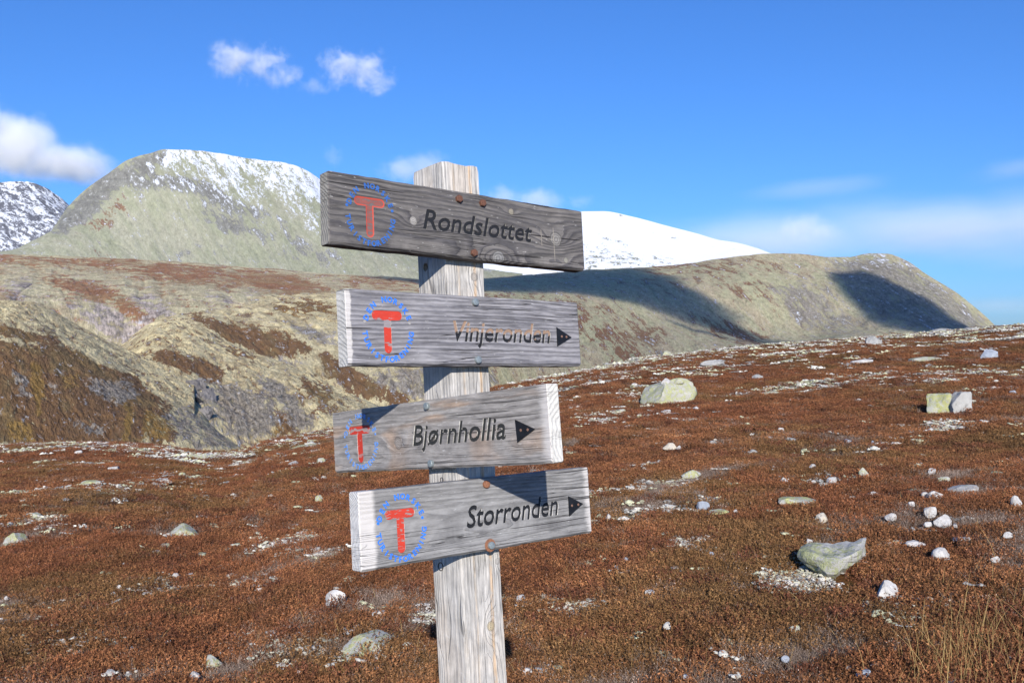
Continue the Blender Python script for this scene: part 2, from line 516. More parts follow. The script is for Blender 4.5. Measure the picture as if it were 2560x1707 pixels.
# the big left mountain
terrain('lichen_mountain', [[(-600, 640, 2100), (0, 625, 2100), (700, 660, 2050), (1250, 690, 2000)],
                            [(-600, 612, 2350), (0, 590, 2350), (200, 560, 2380), (700, 590, 2350), (1250, 650, 2300)],
                            [(-600, 600, 2600), (0, 582, 2600), (110, 535, 2620), (200, 500, 2700), (340, 440, 2800), (600, 470, 2800), (800, 520, 2750), (1000, 590, 2700), (1250, 640, 2600)],
                            [(-600, 595, 2900), (0, 579, 2900), (35, 573, 2900), (110, 538, 2900), (135, 505, 3000), (152, 480, 3000), (200, 432, 3050), (240, 405, 3050), (300, 364, 3100), (345, 352, 3100), (380, 343, 3150), (430, 344, 3200),
                             (500, 352, 3250), (600, 368, 3300), (660, 375, 3300), (700, 390, 3300), (735, 411, 3300), (800, 444, 3300), (900, 505, 3200), (1000, 575, 3100), (1110, 640, 2900), (1250, 680, 2800)]],
        -500, 1200, 170, M_B, 'lichen green mountain with a powdered snow top on the left',
        snow=[(.74, [(390, 320), (520, 325), (700, 355), (860, 440), (860, 520), (760, 470), (680, 430), (600, 405), (500, 385), (430, 372), (372, 360)]),
              (.50, [(330, 360), (430, 365), (560, 400), (680, 430), (800, 490), (820, 545), (720, 490), (650, 470), (600, 450), (540, 450), (470, 420), (390, 400)]),
              (.38, [(300, 385), (350, 365), (450, 400), (560, 450), (660, 500), (760, 520), (760, 545), (660, 530), (600, 490), (520, 480), (440, 440), (340, 420)])], snow_soft=22,
        rock=[(.95, [(120, 545), (150, 470), (245, 400), (345, 345), (385, 340), (395, 372), (320, 392), (270, 440), (235, 480), (190, 520), (140, 545)]),
              (.85, [(330, 385), (420, 400), (500, 425), (580, 470), (610, 500), (560, 500), (500, 470), (420, 440), (340, 430), (290, 430)]),
              (.7, [(415, 470), (500, 490), (600, 520), (640, 560), (570, 545), (480, 520)]), (.75, [(630, 500), (700, 550), (745, 590), (690, 570), (640, 530)]),
              (.8, [(390, 572), (515, 572), (520, 584), (400, 580)]), (.7, [(580, 574), (790, 586), (850, 596), (720, 602), (590, 584)]), (.6, [(620, 470), (680, 520), (660, 530), (600, 480)])],
        rust=[(.8, [(235, 462), (300, 440), (290, 470), (230, 505)]), (.7, [(205, 566), (290, 570), (280, 584), (215, 580)]), (.5, [(180, 500), (300, 490), (250, 530), (150, 545)]), (.5, [(700, 560), (735, 560), (735, 585), (700, 580)])],
        rib=(22, 1.6, -.9), gully=(60, 2.0, -.9, .16))
# the white mountain behind the signs
terrain('snow_mountain', [[(700, 760, 4200), (1900, 720, 4200)], [(700, 680, 4700), (1340, 612, 4700), (1600, 640, 4700), (1900, 670, 4700)],
                          [(700, 640, 5600), (1000, 560, 5600), (1200, 510, 5600), (1300, 490, 5600), (1345, 485, 5600), (1385, 485, 5600), (1450, 497, 5600), (1530, 518, 5600), (1600, 536, 5600), (1650, 551, 5600), (1690, 557, 5600), (1730, 567, 5600), (1765, 580, 5600), (1900, 640, 5600)]],
        720, 1900, 90, M_C, 'smooth white snow covered mountain behind the top sign', base=(0, 0, 0, .98), snow=[(-.50, [(1300, 575), (1400, 560), (1480, 580), (1560, 612), (1570, 640), (1300, 640)])], relief=((120, 2), (40, .6), (10, .25)), soft=30)
# right ridge
terrain('ridge', [[(850, 1000, 700), (1400, 960, 700), (2000, 900, 900), (2600, 900, 1100)],
                  [(850, 850, 900), (1400, 830, 900), (1800, 800, 1100), (2100, 790, 1350), (2600, 820, 1500)],
                  [(850, 730, 1250), (1300, 720, 1250), (1500, 735, 1350), (1700, 760, 1500), (1800, 770, 1600), (2100, 730, 1800), (2300, 770, 1900), (2600, 860, 1900)],
                  [(850, 680, 1650), (1300, 660, 1650), (1560, 655, 1800), (1800, 660, 2000), (2000, 650, 2150), (2130, 670, 2200), (2280, 760, 2150), (2600, 880, 2000)],
                  [(850, 655, 2100), (1000, 646, 2150), (1120, 638, 2200), (1340, 620, 2250), (1500, 612, 2300), (1580, 605, 2350), (1640, 595, 2400), (1700, 588, 2400), (1790, 581, 2450), (1850, 583, 2450), (1900, 590, 2500), (1940, 590, 2550), (2000, 582, 2600), (2040, 583, 2600), (2080, 597, 2600), (2130, 630, 2500), (2180, 660, 2450), (2240, 706, 2350), (2290, 750, 2300), (2400, 850, 2200), (2600, 960, 2100)]],
        860, 2560, 200, M_D, 'long green lichen ridge on the right below the blue sky',
        rust=[(.42, [(1450, 615), (1700, 592), (1790, 590), (1780, 612), (1650, 625), (1500, 640)]), (.44, [(1100, 670), (1350, 690), (1480, 740), (1560, 790), (1400, 800), (1200, 750), (1000, 730)]), (.75, [(1560, 710), (1680, 745), (1780, 785), (1700, 785), (1600, 745)]),
              (.28, [(1600, 640), (1800, 640), (1900, 720), (1850, 770), (1700, 700)]), (.5, [(1360, 780), (1480, 800), (1560, 860), (1450, 860)])],
        rock=[(.7, [(1900, 600), (2040, 590), (2100, 610), (2300, 755), (2100, 760), (1950, 680)]), (.5, [(1750, 640), (1900, 650), (2000, 770), (1850, 770)])],
        snow=[(.5, [(1890, 586), (2000, 576), (2080, 590), (2070, 604), (1980, 598), (1900, 600)]), (.32, [(2075, 590), (2140, 625), (2240, 700), (2225, 712), (2120, 640), (2070, 606)])],
        rib=(26, 1.6, -.7), gully=(70, 2.6, -.75, .34), relief=((90, 3), (26, 1.0), (8, .5)))
# plateau and side valley
terrain('plateau', [[(-500, 900, 620), (300, 860, 640), (600, 840, 660), (960, 850, 660), (1080, 980, 640), (1200, 1120, 600)],
                    [(-500, 790, 700), (0, 770, 720), (180, 780, 760), (290, 800, 760), (420, 745, 800), (600, 730, 820), (960, 730, 840), (1060, 850, 820), (1200, 1080, 780)],
                    [(-500, 710, 800), (0, 690, 850), (150, 690, 900), (300, 700, 900), (450, 690, 950), (600, 690, 1000), (960, 695, 1050), (1060, 810, 1030), (1200, 1050, 1000)],
                    [(-500, 650, 1200), (0, 640, 1200), (400, 650, 1250), (700, 664, 1300), (960, 668, 1400), (1060, 780, 1400), (1200, 1030, 1350)],
                    [(-500, 600, 1900), (0, 584, 1900), (200, 590, 1950), (400, 600, 2000), (600, 615, 2050), (760, 628, 2050), (950, 640, 2050), (1010, 665, 2000), (1060, 750, 1900), (1100, 830, 1800), (1200, 1000, 1700)]],
        -480, 1190, 190, M_E, 'pale lichen plateau streaked with rust heather below the left mountain',
        rust=[(.7, [(0, 588), (250, 596), (420, 606), (640, 630), (760, 645), (640, 650), (400, 625), (150, 605), (0, 605)]), (.75, [(100, 640), (200, 650), (300, 680), (240, 690), (140, 665)]), (.95, [(560, 640), (680, 645), (780, 665), (700, 672), (600, 665)]),
              (.8, [(250, 690), (320, 700), (370, 740), (350, 760), (290, 730)]), (.75, [(0, 655), (50, 670), (60, 690), (0, 690)]), (.6, [(300, 620), (480, 640), (560, 660), (420, 655)]), (.6, [(800, 640), (960, 640), (960, 660), (800, 655)])],
        rock=[(.66, [(150, 700), (230, 690), (300, 730), (340, 770), (300, 800), (250, 770)]), (.62, [(280, 672), (360, 680), (400, 720), (440, 735), (340, 765), (310, 720)]), (.6, [(0, 650), (60, 645), (90, 690), (0, 700)]), (.55, [(470, 670), (600, 672), (560, 690), (480, 692)])],
        relief=((70, 2.4), (22, 1.4), (8, .7)), soft=8, back=.5, gully=(60, 3, -.5, .30))
# shoulder right of the side valley
terrain('valley_shoulder', [[(230, 1060, 380), (700, 1080, 380), (1500, 1060, 420)],
                            [(230, 900, 470), (400, 880, 480), (700, 900, 480), (1000, 900, 500), (1500, 900, 560)],
                            [(230, 830, 600), (330, 800, 600), (460, 760, 620), (620, 800, 600), (760, 800, 620), (960, 800, 640), (1050, 840, 650), (1120, 910, 650), (1200, 1000, 620), (1500, 1140, 500)],
                            [(230, 820, 760), (280, 792, 760), (350, 742, 780), (430, 720, 790), (560, 720, 800), (760, 735, 780), (960, 740, 790), (1050, 790, 800), (1120, 860, 800), (1200, 960, 750), (1500, 1120, 600)],
                            [(230, 830, 900), (272, 796, 900), (350, 745, 920), (400, 727, 950), (454, 712, 980), (487, 697, 1000), (588, 681, 1050), (680, 675, 1080), (800, 672, 1100), (960, 676, 1100), (1050, 720, 1050), (1120, 800, 1000), (1200, 920, 900), (1500, 1100, 700)]],
        235, 1480, 240, M_F, 'heath shoulder with a brown slope behind the sign post',
        rust=[(1, [(435, 722), (490, 735), (560, 748), (640, 765), (715, 800), (705, 822), (640, 815), (615, 820), (520, 778), (465, 750)]), (.9, [(720, 800), (800, 840), (880, 880), (960, 925), (900, 930), (820, 890), (740, 840)]), (.55, [(620, 690), (770, 690), (770, 720), (640, 715)])],
        rock=[(.6, [(640, 740), (760, 745), (800, 800), (720, 790)]), (.65, [(820, 850), (960, 850), (1130, 860), (1130, 900), (960, 915), (880, 880)]), (.55, [(1120, 800), (1260, 820), (1250, 880), (1120, 890)]), (.6, [(630, 815), (690, 820), (700, 850), (650, 845)])],
        ochre=[(.35, [(640, 690), (960, 690), (960, 740), (640, 730)])], soft=8, back=.4, relief=((60, 3), (22, 1.8), (8, 1.1), (4, .5)), gully=(52, 5, -.7, .42), dx=2.0)
# dome between valley and gorge
terrain('gorge_dome', [[(200, 1180, 230), (500, 1150, 240), (1000, 1150, 250)],
                       [(200, 960, 290), (430, 960, 300), (520, 985, 300), (620, 1000, 300), (720, 1005, 300), (1000, 1010, 300)],
                       [(200, 880, 360), (400, 850, 370), (500, 880, 370), (620, 890, 370), (760, 925, 350), (1000, 980, 340)],
                       [(200, 840, 450), (290, 812, 460), (363, 775, 470), (430, 775, 480), (521, 805, 470), (615, 835, 450), (700, 860, 430), (800, 905, 400), (1000, 980, 380)],
                       [(200, 870, 520), (270, 815, 530), (300, 790, 540), (340, 756, 550), (370, 740, 560), (400, 735, 560), (440, 740, 560), (480, 755, 550), (521, 780, 540), (571, 806, 520), (620, 820, 500), (690, 846, 480), (760, 884, 450), (830, 930, 430), (1000, 1000, 420)]],
        205, 960, 240, M_F, 'rounded pale lichen knoll above the gorge',
        rust=[(.95, [(325, 806), (400, 808), (458, 828), (500, 850), (515, 878), (470, 868), (430, 855), (380, 838)]), (.7, [(690, 855), (740, 880), (780, 920), (740, 920), (700, 890)]), (.5, [(540, 795), (600, 815), (580, 830), (530, 810)]), (.6, [(570, 880), (640, 930), (700, 1000), (660, 1000), (590, 930)])],
        rock=[(.9, [(500, 885), (560, 890), (620, 920), (640, 980), (600, 1010), (540, 1000), (505, 950)]), (.9, [(585, 865), (640, 870), (725, 975), (700, 990), (640, 940)]), (.6, [(430, 870), (510, 880), (510, 960), (440, 940)]), (.45, [(400, 900), (560, 1010), (420, 1010)])],
        ochre=[(.7, [(505, 900), (545, 910), (560, 985), (525, 990)]), (.5, [(590, 960), (680, 985), (640, 1010), (580, 1005)])], soft=8, back=.3, relief=((50, 4), (18, 2.6), (7, 1.5), (3.5, .7)), gully=(46, 5, -.9, .50), dx=2.0)
# nearer left hill
terrain('gorge_hill', [[(-500, 1200, 140), (600, 1180, 150)],
                       [(-500, 1010, 190), (0, 1005, 195), (300, 1010, 200), (450, 1020, 200), (600, 1060, 190)],
                       [(-500, 880, 235), (0, 880, 240), (160, 900, 245), (300, 925, 250), (430, 980, 235), (500, 1010, 225), (600, 1060, 210)],
                       [(-500, 770, 300), (0, 775, 305), (100, 790, 310), (200, 815, 320), (300, 860, 320), (400, 920, 290), (460, 970, 260), (520, 1010, 250), (600, 1062, 230)],
                       [(-500, 690, 420), (-100, 686, 430), (0, 689, 430), (67, 692, 440), (118, 711, 440), (161, 735, 440), (202, 758, 430), (269, 792, 420), (336, 822, 400), (400, 846, 380), (430, 858, 370), (446, 880, 350), (448, 915, 330), (462, 940, 310), (478, 965, 300), (500, 988, 290), (551, 1026, 270), (600, 1066, 250)]],
        -480, 600, 260, M_F, 'near hillside of brown heath and lichen left of the gorge',
        rust=[(1, [(-20, 768), (60, 795), (170, 802), (240, 842), (320, 868), (360, 910), (350, 960), (320, 1020), (-20, 1020)]), (.8, [(-20, 742), (60, 752), (110, 772), (190, 815), (180, 825), (90, 785), (-20, 760)]), (.5, [(360, 900), (420, 960), (400, 1020), (340, 1020)])],
        ochre=[(.85, [(66, 825), (98, 830), (95, 960), (80, 960)]), (.75, [(285, 905), (310, 930), (300, 1015), (285, 1010)]), (.7, [(330, 940), (400, 965), (400, 1010), (330, 1010)]), (.5, [(130, 860), (180, 850), (190, 890), (140, 900)]), (.6, [(20, 960), (80, 975), (90, 1020), (20, 1010)])],
        rock=[(.7, [(190, 868), (300, 872), (315, 915), (280, 930), (215, 905)]), (.6, [(20, 850), (60, 850), (70, 910), (40, 900)]), (.55, [(160, 960), (240, 970), (240, 1000), (170, 985)]), (.6, [(420, 930), (560, 1030), (450, 1030), (370, 960)]), (.5, [(100, 870), (130, 880), (140, 910), (110, 900)])],
        soft=7, back=.25, relief=((50, 4), (18, 3), (7, 1.8), (3.5, .8)), gully=(44, 4, -.8, .36), dx=2.0)
# low country beyond the moor, out to the horizon
A = np.linspace(-1.3, 1.3, 120); rr = np.concatenate([np.linspace(120, 900, 20), np.geomspace(1000, 7600, 40)])
AA, RRR = np.meshgrid(A, rr)
P = np.stack([RRR * np.sin(AA), RRR * np.cos(AA), -75 - .012 * RRR + 6 * fbm(RRR * np.sin(AA) / 200, RRR * np.cos(AA) / 200, oct=3)], -1)
me = grid_mesh('valley_floor', P[:, ::-1])
set_col_attr(me, 'cover', np.tile([.5, .3, .1, 0], (P.shape[0] * P.shape[1], 1)))
set_vec_attr(me, 'surf', (P / 3.0)[:, ::-1])
tag(link('valley_floor', me, M_E), 'low heath country beyond the moor', kind='structure')
#@@REST@@
# ================================================================== THE SIGN POST
# pose found from the photograph: x runs along the right-hand face, y along the left-hand face, z up the leaning post
PM = Matrix(((0.76365, -0.64296, -0.05860, -0.12114), (0.64554, 0.75888, 0.08591, 1.87948), (-0.01077, -0.10344, 0.99458, -0.01218 + EYE), (0, 0, 0, 1)))
PW = 0.098

def wood_mat(name, early, late, period, centre, L, warm=None, warm_k=0.0, dark=(.05, .045, .045), knots=(), crack=1.0, fade_left=0.0, fade_right=0.0, blotch=.35, wob=.02, seed=0.0, lateK=.75, axis='X', fine=.8, endcol=(.52, .50, .47), fadecol=(.62, .58, .55), streaks=()):
    """weathered softwood: growth rings about a pith line, cut by the plank; knots bend the grain; cracks follow it"""
    m, nt, b = new_mat(name, .88, .2)
    ox, oy, oz = sep(nt, objco(nt))
    if axis == 'X': x, y, z = ox, oy, oz
    else: x, y, z = oz, oy, ox
    P1 = vec(nt, x * 3.0 + seed, y * 9.0, z * 9.0); P2 = vec(nt, x * 11.0 + seed, y * 42.0, z * 42.0)
    w1 = noise(nt, P1, 1, 2) - .5; w2 = noise(nt, P2, 1, 3) - .5
    dy = y - centre[0]; dz = z - centre[1]
    g = (dy * dy + dz * dz).sqrt() + w1 * wob + w2 * .0022
    kmask = None; kcol = None
    for (ku, kv, kr, kc, amp) in knots:
        ax = (x - ku) / (kr * 3.2); az = (z - kv) / (kr * 1.5)
        e = (ax * ax + az * az + 1).inv()
        g = g + e * (kr * amp)
    g0 = g / period + (noise(nt, vec(nt, x * .8 + seed, y * 12, z * 26), 1, 2) - .5) * 2.4 + (noise(nt, vec(nt, x * 16 + seed, y * 30, z * 70), 1, 2) - .5) * .9
    f = g0.frac()
    late_f = f.step(.35, .9) * (1 - f.step(.93, 1.0))
    fib = noise(nt, vec(nt, x * 22 + seed, y * 300, g * 520), 1, 3, .7)
    blo = noise(nt, vec(nt, x * 7 + seed, y * 7, z * 22), 1, 4, .65)
    blo2 = noise(nt, vec(nt, x * 30 + seed, y * 30, z * 90), 1, 3, .6)
    c = mix(nt, late_f * lateK, early, late)
    c = mix(nt, (blo.step(.35, .68)) * blotch, c, late)
    if warm: c = mix(nt, (noise(nt, vec(nt, x * 4 + seed + 3, y * 4, g * 40), 1, 3).step(.5, .66)) * warm_k, c, warm)
    for (sz, sw, sc, sk) in streaks:
        d = ((z - sz + w1 * .03) / sw).abs()
        c = mix(nt, (1 - d.step(.2, 1.0)) * sk * blo2.step(.3, .55), c, sc)
    fin = noise(nt, vec(nt, x * 5 + seed, y * 90, z * 230), 1, 3, .75)
    c = gain(nt, c, ((fib - .5) * 1.0 + (blo2 - .5) * .9 + (fin - .5) * fine + 1.0).max(.25))
    if fade_left: c = mix(nt, (1 - (x + L / 2 + (blo2 - .5) * .012).step(fade_left * .7, fade_left)) * .9, c, fadecol)
    if fade_right: c = mix(nt, (x - L / 2 + (blo2 - .5) * .02 + fade_right).step(0, fade_right * .8) * .8, c, fadecol)
    zc = z + w1 * .012
    cn = noise(nt, vec(nt, x * 2.4 + seed, y * 10, zc * 190), 1, 1, .5, .1)
    cm = noise(nt, vec(nt, x * 3 + seed + 9, y * 3, z * 9), 1, 2)
    ck = ((1 - (cn - .5).abs().step(.003, .010)) * cm.step(.50, .58) * .9 + cn.step(.71, .74)) * crack
    c = mix(nt, ck.sat() * .92, c, dark)
    pk = noise(nt, vec(nt, x * 60 + seed, y * 60, z * 210), 1, 2, .5).step(.68, .74)     # pale weathered flecks
    c = mix(nt, pk * .45, c, (.62, .60, .58))
    for (ku, kv, kr, kc, amp) in knots:
        ax = (x - ku) / kr + w2 * 1.2; az = (z - kv) / kr
        d = (ax * ax + az * az).sqrt()
        ringk = (d * 2.6).frac().step(.3, .9)
        kk = 1 - d.step(.75, 1.25)
        c = mix(nt, kk * .85, c, kc)
        c = mix(nt, kk * ringk * .45, c, dark)
        c = mix(nt, (1 - (d - 1.0).abs().step(.02, .2)) * .45, c, dark)
    # sawn ends: end grain, bleached and checked
    if axis == 'X':
        nx = sep(nt, nt.nodes.new('ShaderNodeTexCoord').outputs['Normal'])[0].abs()
        ef = nx.step(.75, .9)
        ec = gain(nt, mix(nt, late_f * .25, endcol, (endcol[0] * .6, endcol[1] * .6, endcol[2] * .6)), blo2 * .7 + .65)
        chk = noise(nt, vec(nt, y * 10, z * 230 + seed, 0.0), 1, 2).step(.64, .69)
        ec = mix(nt, chk * .8, ec, (.10, .09, .085))
        c = mix(nt, ef, c, ec)
    set_col(nt, b, c)
    bump(nt, b, late_f * .8 - ck * 2.0 + (fib - .5) * .8, .0012, 1.0)
    return m

def flat_mat(name, c, rough=.7, spec=.3, var=.3, scale=120, metal=0.0, c2=None):
    m, nt, b = new_mat(name, rough, spec)
    n = noise(nt, objco(nt), scale, 4, .65)
    cc = mix(nt, n.step(.35, .68), c, c2 or (c[0] * (1 - var), c[1] * (1 - var), c[2] * (1 - var)))
    set_col(nt, b, cc); b.inputs['Metallic'].default_value = metal
    bump(nt, b, n, .0006, .5)
    return m

def paint_mat(name, paint, wood, wear, seed=0.0, rows=(), hi=None, lo=None):
    """paint flaking off weathered wood; rows = bands (z0, z1, strength) where it has gone"""
    m, nt, b = new_mat(name, .6, .35)
    x, y, z = sep(nt, objco(nt))
    n = noise(nt, vec(nt, x * 60 + seed, y * 60, z * 260), 1, 4, .7); n2 = noise(nt, vec(nt, x * 40 + seed, y, z * 90), 1, 3)
    f = (n + wear).step(.55, .63)
    for (z0, z1, k) in rows:
        zz = z + (n2 - .5) * .024 + (n - .5) * .01
        f = f.max(zz.step(z0 - .001, z0 + .001) * (1 - zz.step(z1 - .001, z1 + .001)) * k)
    c = mix(nt, f, gain(nt, col(nt, paint), n2 * .5 + .75), gain(nt, col(nt, wood), n * .8 + .6))
    set_col(nt, b, c)
    bump(nt, b, n - f * .5, .0006, .6)
    return m

DG = bpy.context.evaluated_depsgraph_get
def temp_mesh(data):
    o = bpy.data.objects.new('temporary', data); COL.objects.link(o)
    bpy.context.view_layer.update()
    me = bpy.data.meshes.new_from_object(o.evaluated_get(DG()))
    bpy.data.objects.remove(o)
    return me

def text_mesh(body, extrude, offset=0.0, shear=0.0, spacing=1.0, res=3):
    cu = bpy.data.curves.new('lettering', 'FONT')
    cu.body = body; cu.size = 1; cu.extrude = extrude; cu.offset = offset; cu.shear = shear; cu.space_character = spacing; cu.resolution_u = res
    me = temp_mesh(cu); bpy.data.curves.remove(cu)
    return me

def place_flat(me, M):
    """text lies in xy facing +z: stand it up on the board (x right, z up, facing -y)"""
    me.transform(Matrix.Rotation(R(90), 4, 'X')); me.transform(M); return me

def fit_text(body, u0, u1, v0, cap, y_mid, depth, shear, off):
    probe = text_mesh(body, 0, 0, shear)
    xs = [v.co.x for v in probe.vertices]; bpy.data.meshes.remove(probe)
    cap_p = text_mesh('B', 0, 0, 0); ch = max(v.co.y for v in cap_p.vertices); bpy.data.meshes.remove(cap_p)
    sx = (u1 - u0) / (max(xs) - min(xs)); sz = cap / ch
    me = text_mesh(body, 1, off, shear)
    return place_flat(me, Matrix(((sx, 0, 0, u0 - min(xs) * sx), (0, depth / 2, 0, y_mid), (0, 0, sz, v0), (0, 0, 0, 1))))

def prism(pts, y0, y1, name='prism'):
    bm = bmesh.new()
    f = bm.faces.new([bm.verts.new((p[0], y0, p[1])) for p in pts])
    r = bmesh.ops.extrude_face_region(bm, geom=[f])
    for v in r['geom']:
        if isinstance(v, bmesh.types.BMVert): v.co.y = y1
    bmesh.ops.recalc_face_normals(bm, faces=bm.faces)
    me = bpy.data.meshes.new(name); bm.to_mesh(me); bm.free(); return me

def t_outline(cx, hw, top, bot, sw, foot, r=1.0, inset=0.0):
    """the rounded T: bar and stem"""
    rb = (top - bot) / 2 - inset; mid = (top + bot) / 2; pts = []
    xl = cx - hw + inset + rb; xr = cx + hw - inset - rb
    for k in range(9):
        a = R(90 + 180 * k / 8); pts.append((xl + rb * math.cos(a), mid + rb * math.sin(a)))
    rs = sw / 2 - inset
    for k in range(9):
        a = R(180 + 180 * k / 8); pts.append((cx + rs * math.cos(a), foot + sw / 2 + rs * math.sin(a)))
        if k == 0: pts.insert(-1, (cx - rs, bot + inset))
    pts.append((cx + rs, bot + inset))
    for k in range(9):
        a = R(-90 + 180 * k / 8); pts.append((xr + rb * math.cos(a), mid + rb * math.sin(a)))
    return pts

def join_meshes(ms, name):
    bm = bmesh.new()
    for m_ in ms:
        bm.from_mesh(m_)
    me = bpy.data.meshes.new(name); bm.to_mesh(me); bm.free()
    return me

def carve(o, cutter_me):
    c_o = bpy.data.objects.new('cutter', cutter_me); COL.objects.link(c_o)
    c_o.matrix_world = o.matrix_world
    md = o.modifiers.new('carve', 'BOOLEAN'); md.object = c_o; md.operation = 'DIFFERENCE'; md.solver = 'EXACT'; md.use_self = True
    bpy.context.view_layer.update()
    me = bpy.data.meshes.new_from_object(o.evaluated_get(DG()))
    o.modifiers.clear(); old = o.data; o.data = me
    bpy.data.objects.remove(c_o)
    return o

post_root = bpy.data.objects.new('signpost', None); COL.objects.link(post_root)
post_root.empty_display_size = .2
BASE = PM @ Vector((PW / 2, PW / 2, -2.17))
post_root.location = BASE
tag(post_root, 'weathered grey timber sign post carrying four boards with red T marks', 'signpost')
INV = Matrix.Translation(-BASE)

def part(name, me, mat, parent, local, label=None):
    o = link(name, me, mat, parent)
    if parent is post_root: o.matrix_local = INV @ PM @ local
    else: o.matrix_local = local
    if label: o['label'] = label
    return o

# --- the post itself
M_POST = wood_mat('post_wood', (.50, .47, .435), (.385, .36, .335), .0042, (.045, .05), 2.0, warm=(.55, .41, .28), warm_k=.22, crack=.6, blotch=.5, wob=.004, seed=4.0, lateK=.40, axis='Z', fine=.8, streaks=((.071, .006, (.50, .32, .17), .7), (.030, .004, (.52, .38, .24), .4)),
                  knots=((.1429, .0699, .008, (.40, .36, .32), 1.6), (-.4229, .0894, .006, (.5, .46, .42), 1.6), (-.5429, .063, .0085, (.52, .42, .26), 2.4)))
bm = bmesh.new()
zs = np.concatenate([np.linspace(-2.40, .30, 76), np.linspace(.32, .3715, 6)])
ring_prev = None; n_s = 10
prof = []
for i in range(4):
    c0 = [(0, 0), (PW, 0), (PW, PW), (0, PW)][i]; c1 = [(0, 0), (PW, 0), (PW, PW), (0, PW)][(i + 1) % 4]
    for k in range(n_s):
        t_ = k / n_s; t_ = .5 - .5 * math.cos(math.pi * t_)
        prof.append((c0[0] + (c1[0] - c0[0]) * t_, c0[1] + (c1[1] - c0[1]) * t_))
prof = np.array(prof); ctr = np.array([PW / 2, PW / 2])
d_ = prof - ctr
cornerness = (np.abs(d_).min(1) / (PW / 2))
rows = []
for z in zs:
    wn = fbm(np.full(len(prof), z * 3.0), np.arctan2(d_[:, 1], d_[:, 0]) * .8, oct=3, seed=90)
    wane = .004 * np.clip(fbm(np.full(len(prof), z * 5.0), np.round(np.arctan2(d_[:, 1], d_[:, 0]) / (math.pi / 2)) * 7.3, oct=2, seed=91), 0, 1)
    s = 1 - (cornerness ** 6) * (.03 + wane / .05) + .008 * wn
    s = s - (.03 if z > .370 else 0) * cornerness ** 2
    q = ctr + d_ * s[:, None]
    rows.append([bm.verts.new((a_, b_, z + (0.0025 * math.sin(a_ * 90) if z > .3 else 0))) for a_, b_ in q])
for a_, b_ in zip(rows[:-1], rows[1:]):
    n = len(a_)
    for k in range(n): bm.faces.new((a_[k], a_[(k + 1) % n], b_[(k + 1) % n], b_[k]))
bm.faces.new(rows[-1]); bm.faces.new(rows[0][::-1])
bmesh.ops.recalc_face_normals(bm, faces=bm.faces)
me = bpy.data.meshes.new('post'); bm.to_mesh(me); bm.free()
post = part('post', me, M_POST, post_root, Matrix.Identity(4))
bpy.context.view_layer.update()
# the open bolt hole in the left-hand face
bm = bmesh.new()
bmesh.ops.create_cone(bm, cap_ends=True, segments=20, radius1=.0085, radius2=.0085, depth=.07, matrix=Matrix.Translation((0.01, .0682, .1703)) @ Matrix.Rotation(R(90), 4, 'Y'))
hm = bpy.data.meshes.new('hole'); bm.to_mesh(hm); bm.free()
carve(post, hm)
# plugged bolt holes: dark rings flush in the left-hand face
M_PLUG = flat_mat('plug_wood', (.46, .43, .40), .9, .1, .4, 260)
M_IRON = flat_mat('dark_iron', (.045, .04, .04), .6, .4, .4, 200)
for (py, pz, pr) in ((.0677, -.4256, .0085), (.0491, -.2562, .005)):
    bm = bmesh.new(); n = 24
    vo = []; 
    for rr_, h_ in ((pr, 0), (pr, -.0012), (pr * .82, -.0012), (pr * .82, 0)):
        vo.append([bm.verts.new((h_, rr_ * math.cos(2 * math.pi * k / n), rr_ * math.sin(2 * math.pi * k / n))) for k in range(n)])
    for a_, b_ in zip(vo[:-1], vo[1:]):
        for k in range(n): bm.faces.new((a_[k], a_[(k + 1) % n], b_[(k + 1) % n], b_[k]))
    bmesh.ops.recalc_face_normals(bm, faces=bm.faces)
    me = bpy.data.meshes.new('bolt_hole_ring'); bm.to_mesh(me); bm.free()
    o = part('bolt_hole_ring', me, M_IRON, post, Matrix.Translation((-.0002, py, pz)))

# --- hardware meshes
def lathe(prof_, n=18):
    bm = bmesh.new(); rws = []
    for (r_, y_) in prof_:
        rws.append([bm.verts.new((r_ * math.cos(2 * math.pi * k / n), y_, r_ * math.sin(2 * math.pi * k / n))) for k in range(n)])
    for a_, b_ in zip(rws[:-1], rws[1:]):
        for k in range(n): bm.faces.new((a_[k], a_[(k + 1) % n], b_[(k + 1) % n], b_[k]))
    bm.faces.new(rws[-1])
    bmesh.ops.recalc_face_normals(bm, faces=bm.faces)
    me = bpy.data.meshes.new('lathe'); bm.to_mesh(me); bm.free(); return me
ME_BOLT = lathe([(.0072, 0), (.0074, -.0045), (.0066, -.0062), (.003, -.0068)], 18)
ME_HEX = lathe([(.0078, 0), (.0078, -.0055), (.0068, -.0068), (.003, -.0070)], 6)
ME_WASHER = lathe([(.0125, 0), (.0125, -.0016), (.0118, -.002), (.006, -.002)], 24)
ME_SCREW = lathe([(.0026, 0), (.0026, -.0004), (.0018, -.0009), (.0006, -.0004)], 12)
M_RUST = flat_mat('rusty_steel', (.17, .075, .045), .75, .3, .5, 300, 0.0, (.09, .045, .035))
M_RUSTL = flat_mat('rust_washer', (.30, .13, .07), .8, .25, .5, 300, 0.0, (.17, .08, .05))
M_ZINC = flat_mat('zinc_steel', (.30, .34, .35), .45, .5, .3, 200, .35)
M_BLACK = flat_mat('black_plate', (.012, .012, .014), .5, .4, .4, 90)
SCRATCH = flat_mat('bare_wood_scratch', (.36, .32, .27), .9, .1, .4, 500)
M_SCREW = flat_mat('brown_screw', (.24, .13, .09), .6, .4, .4, 400)

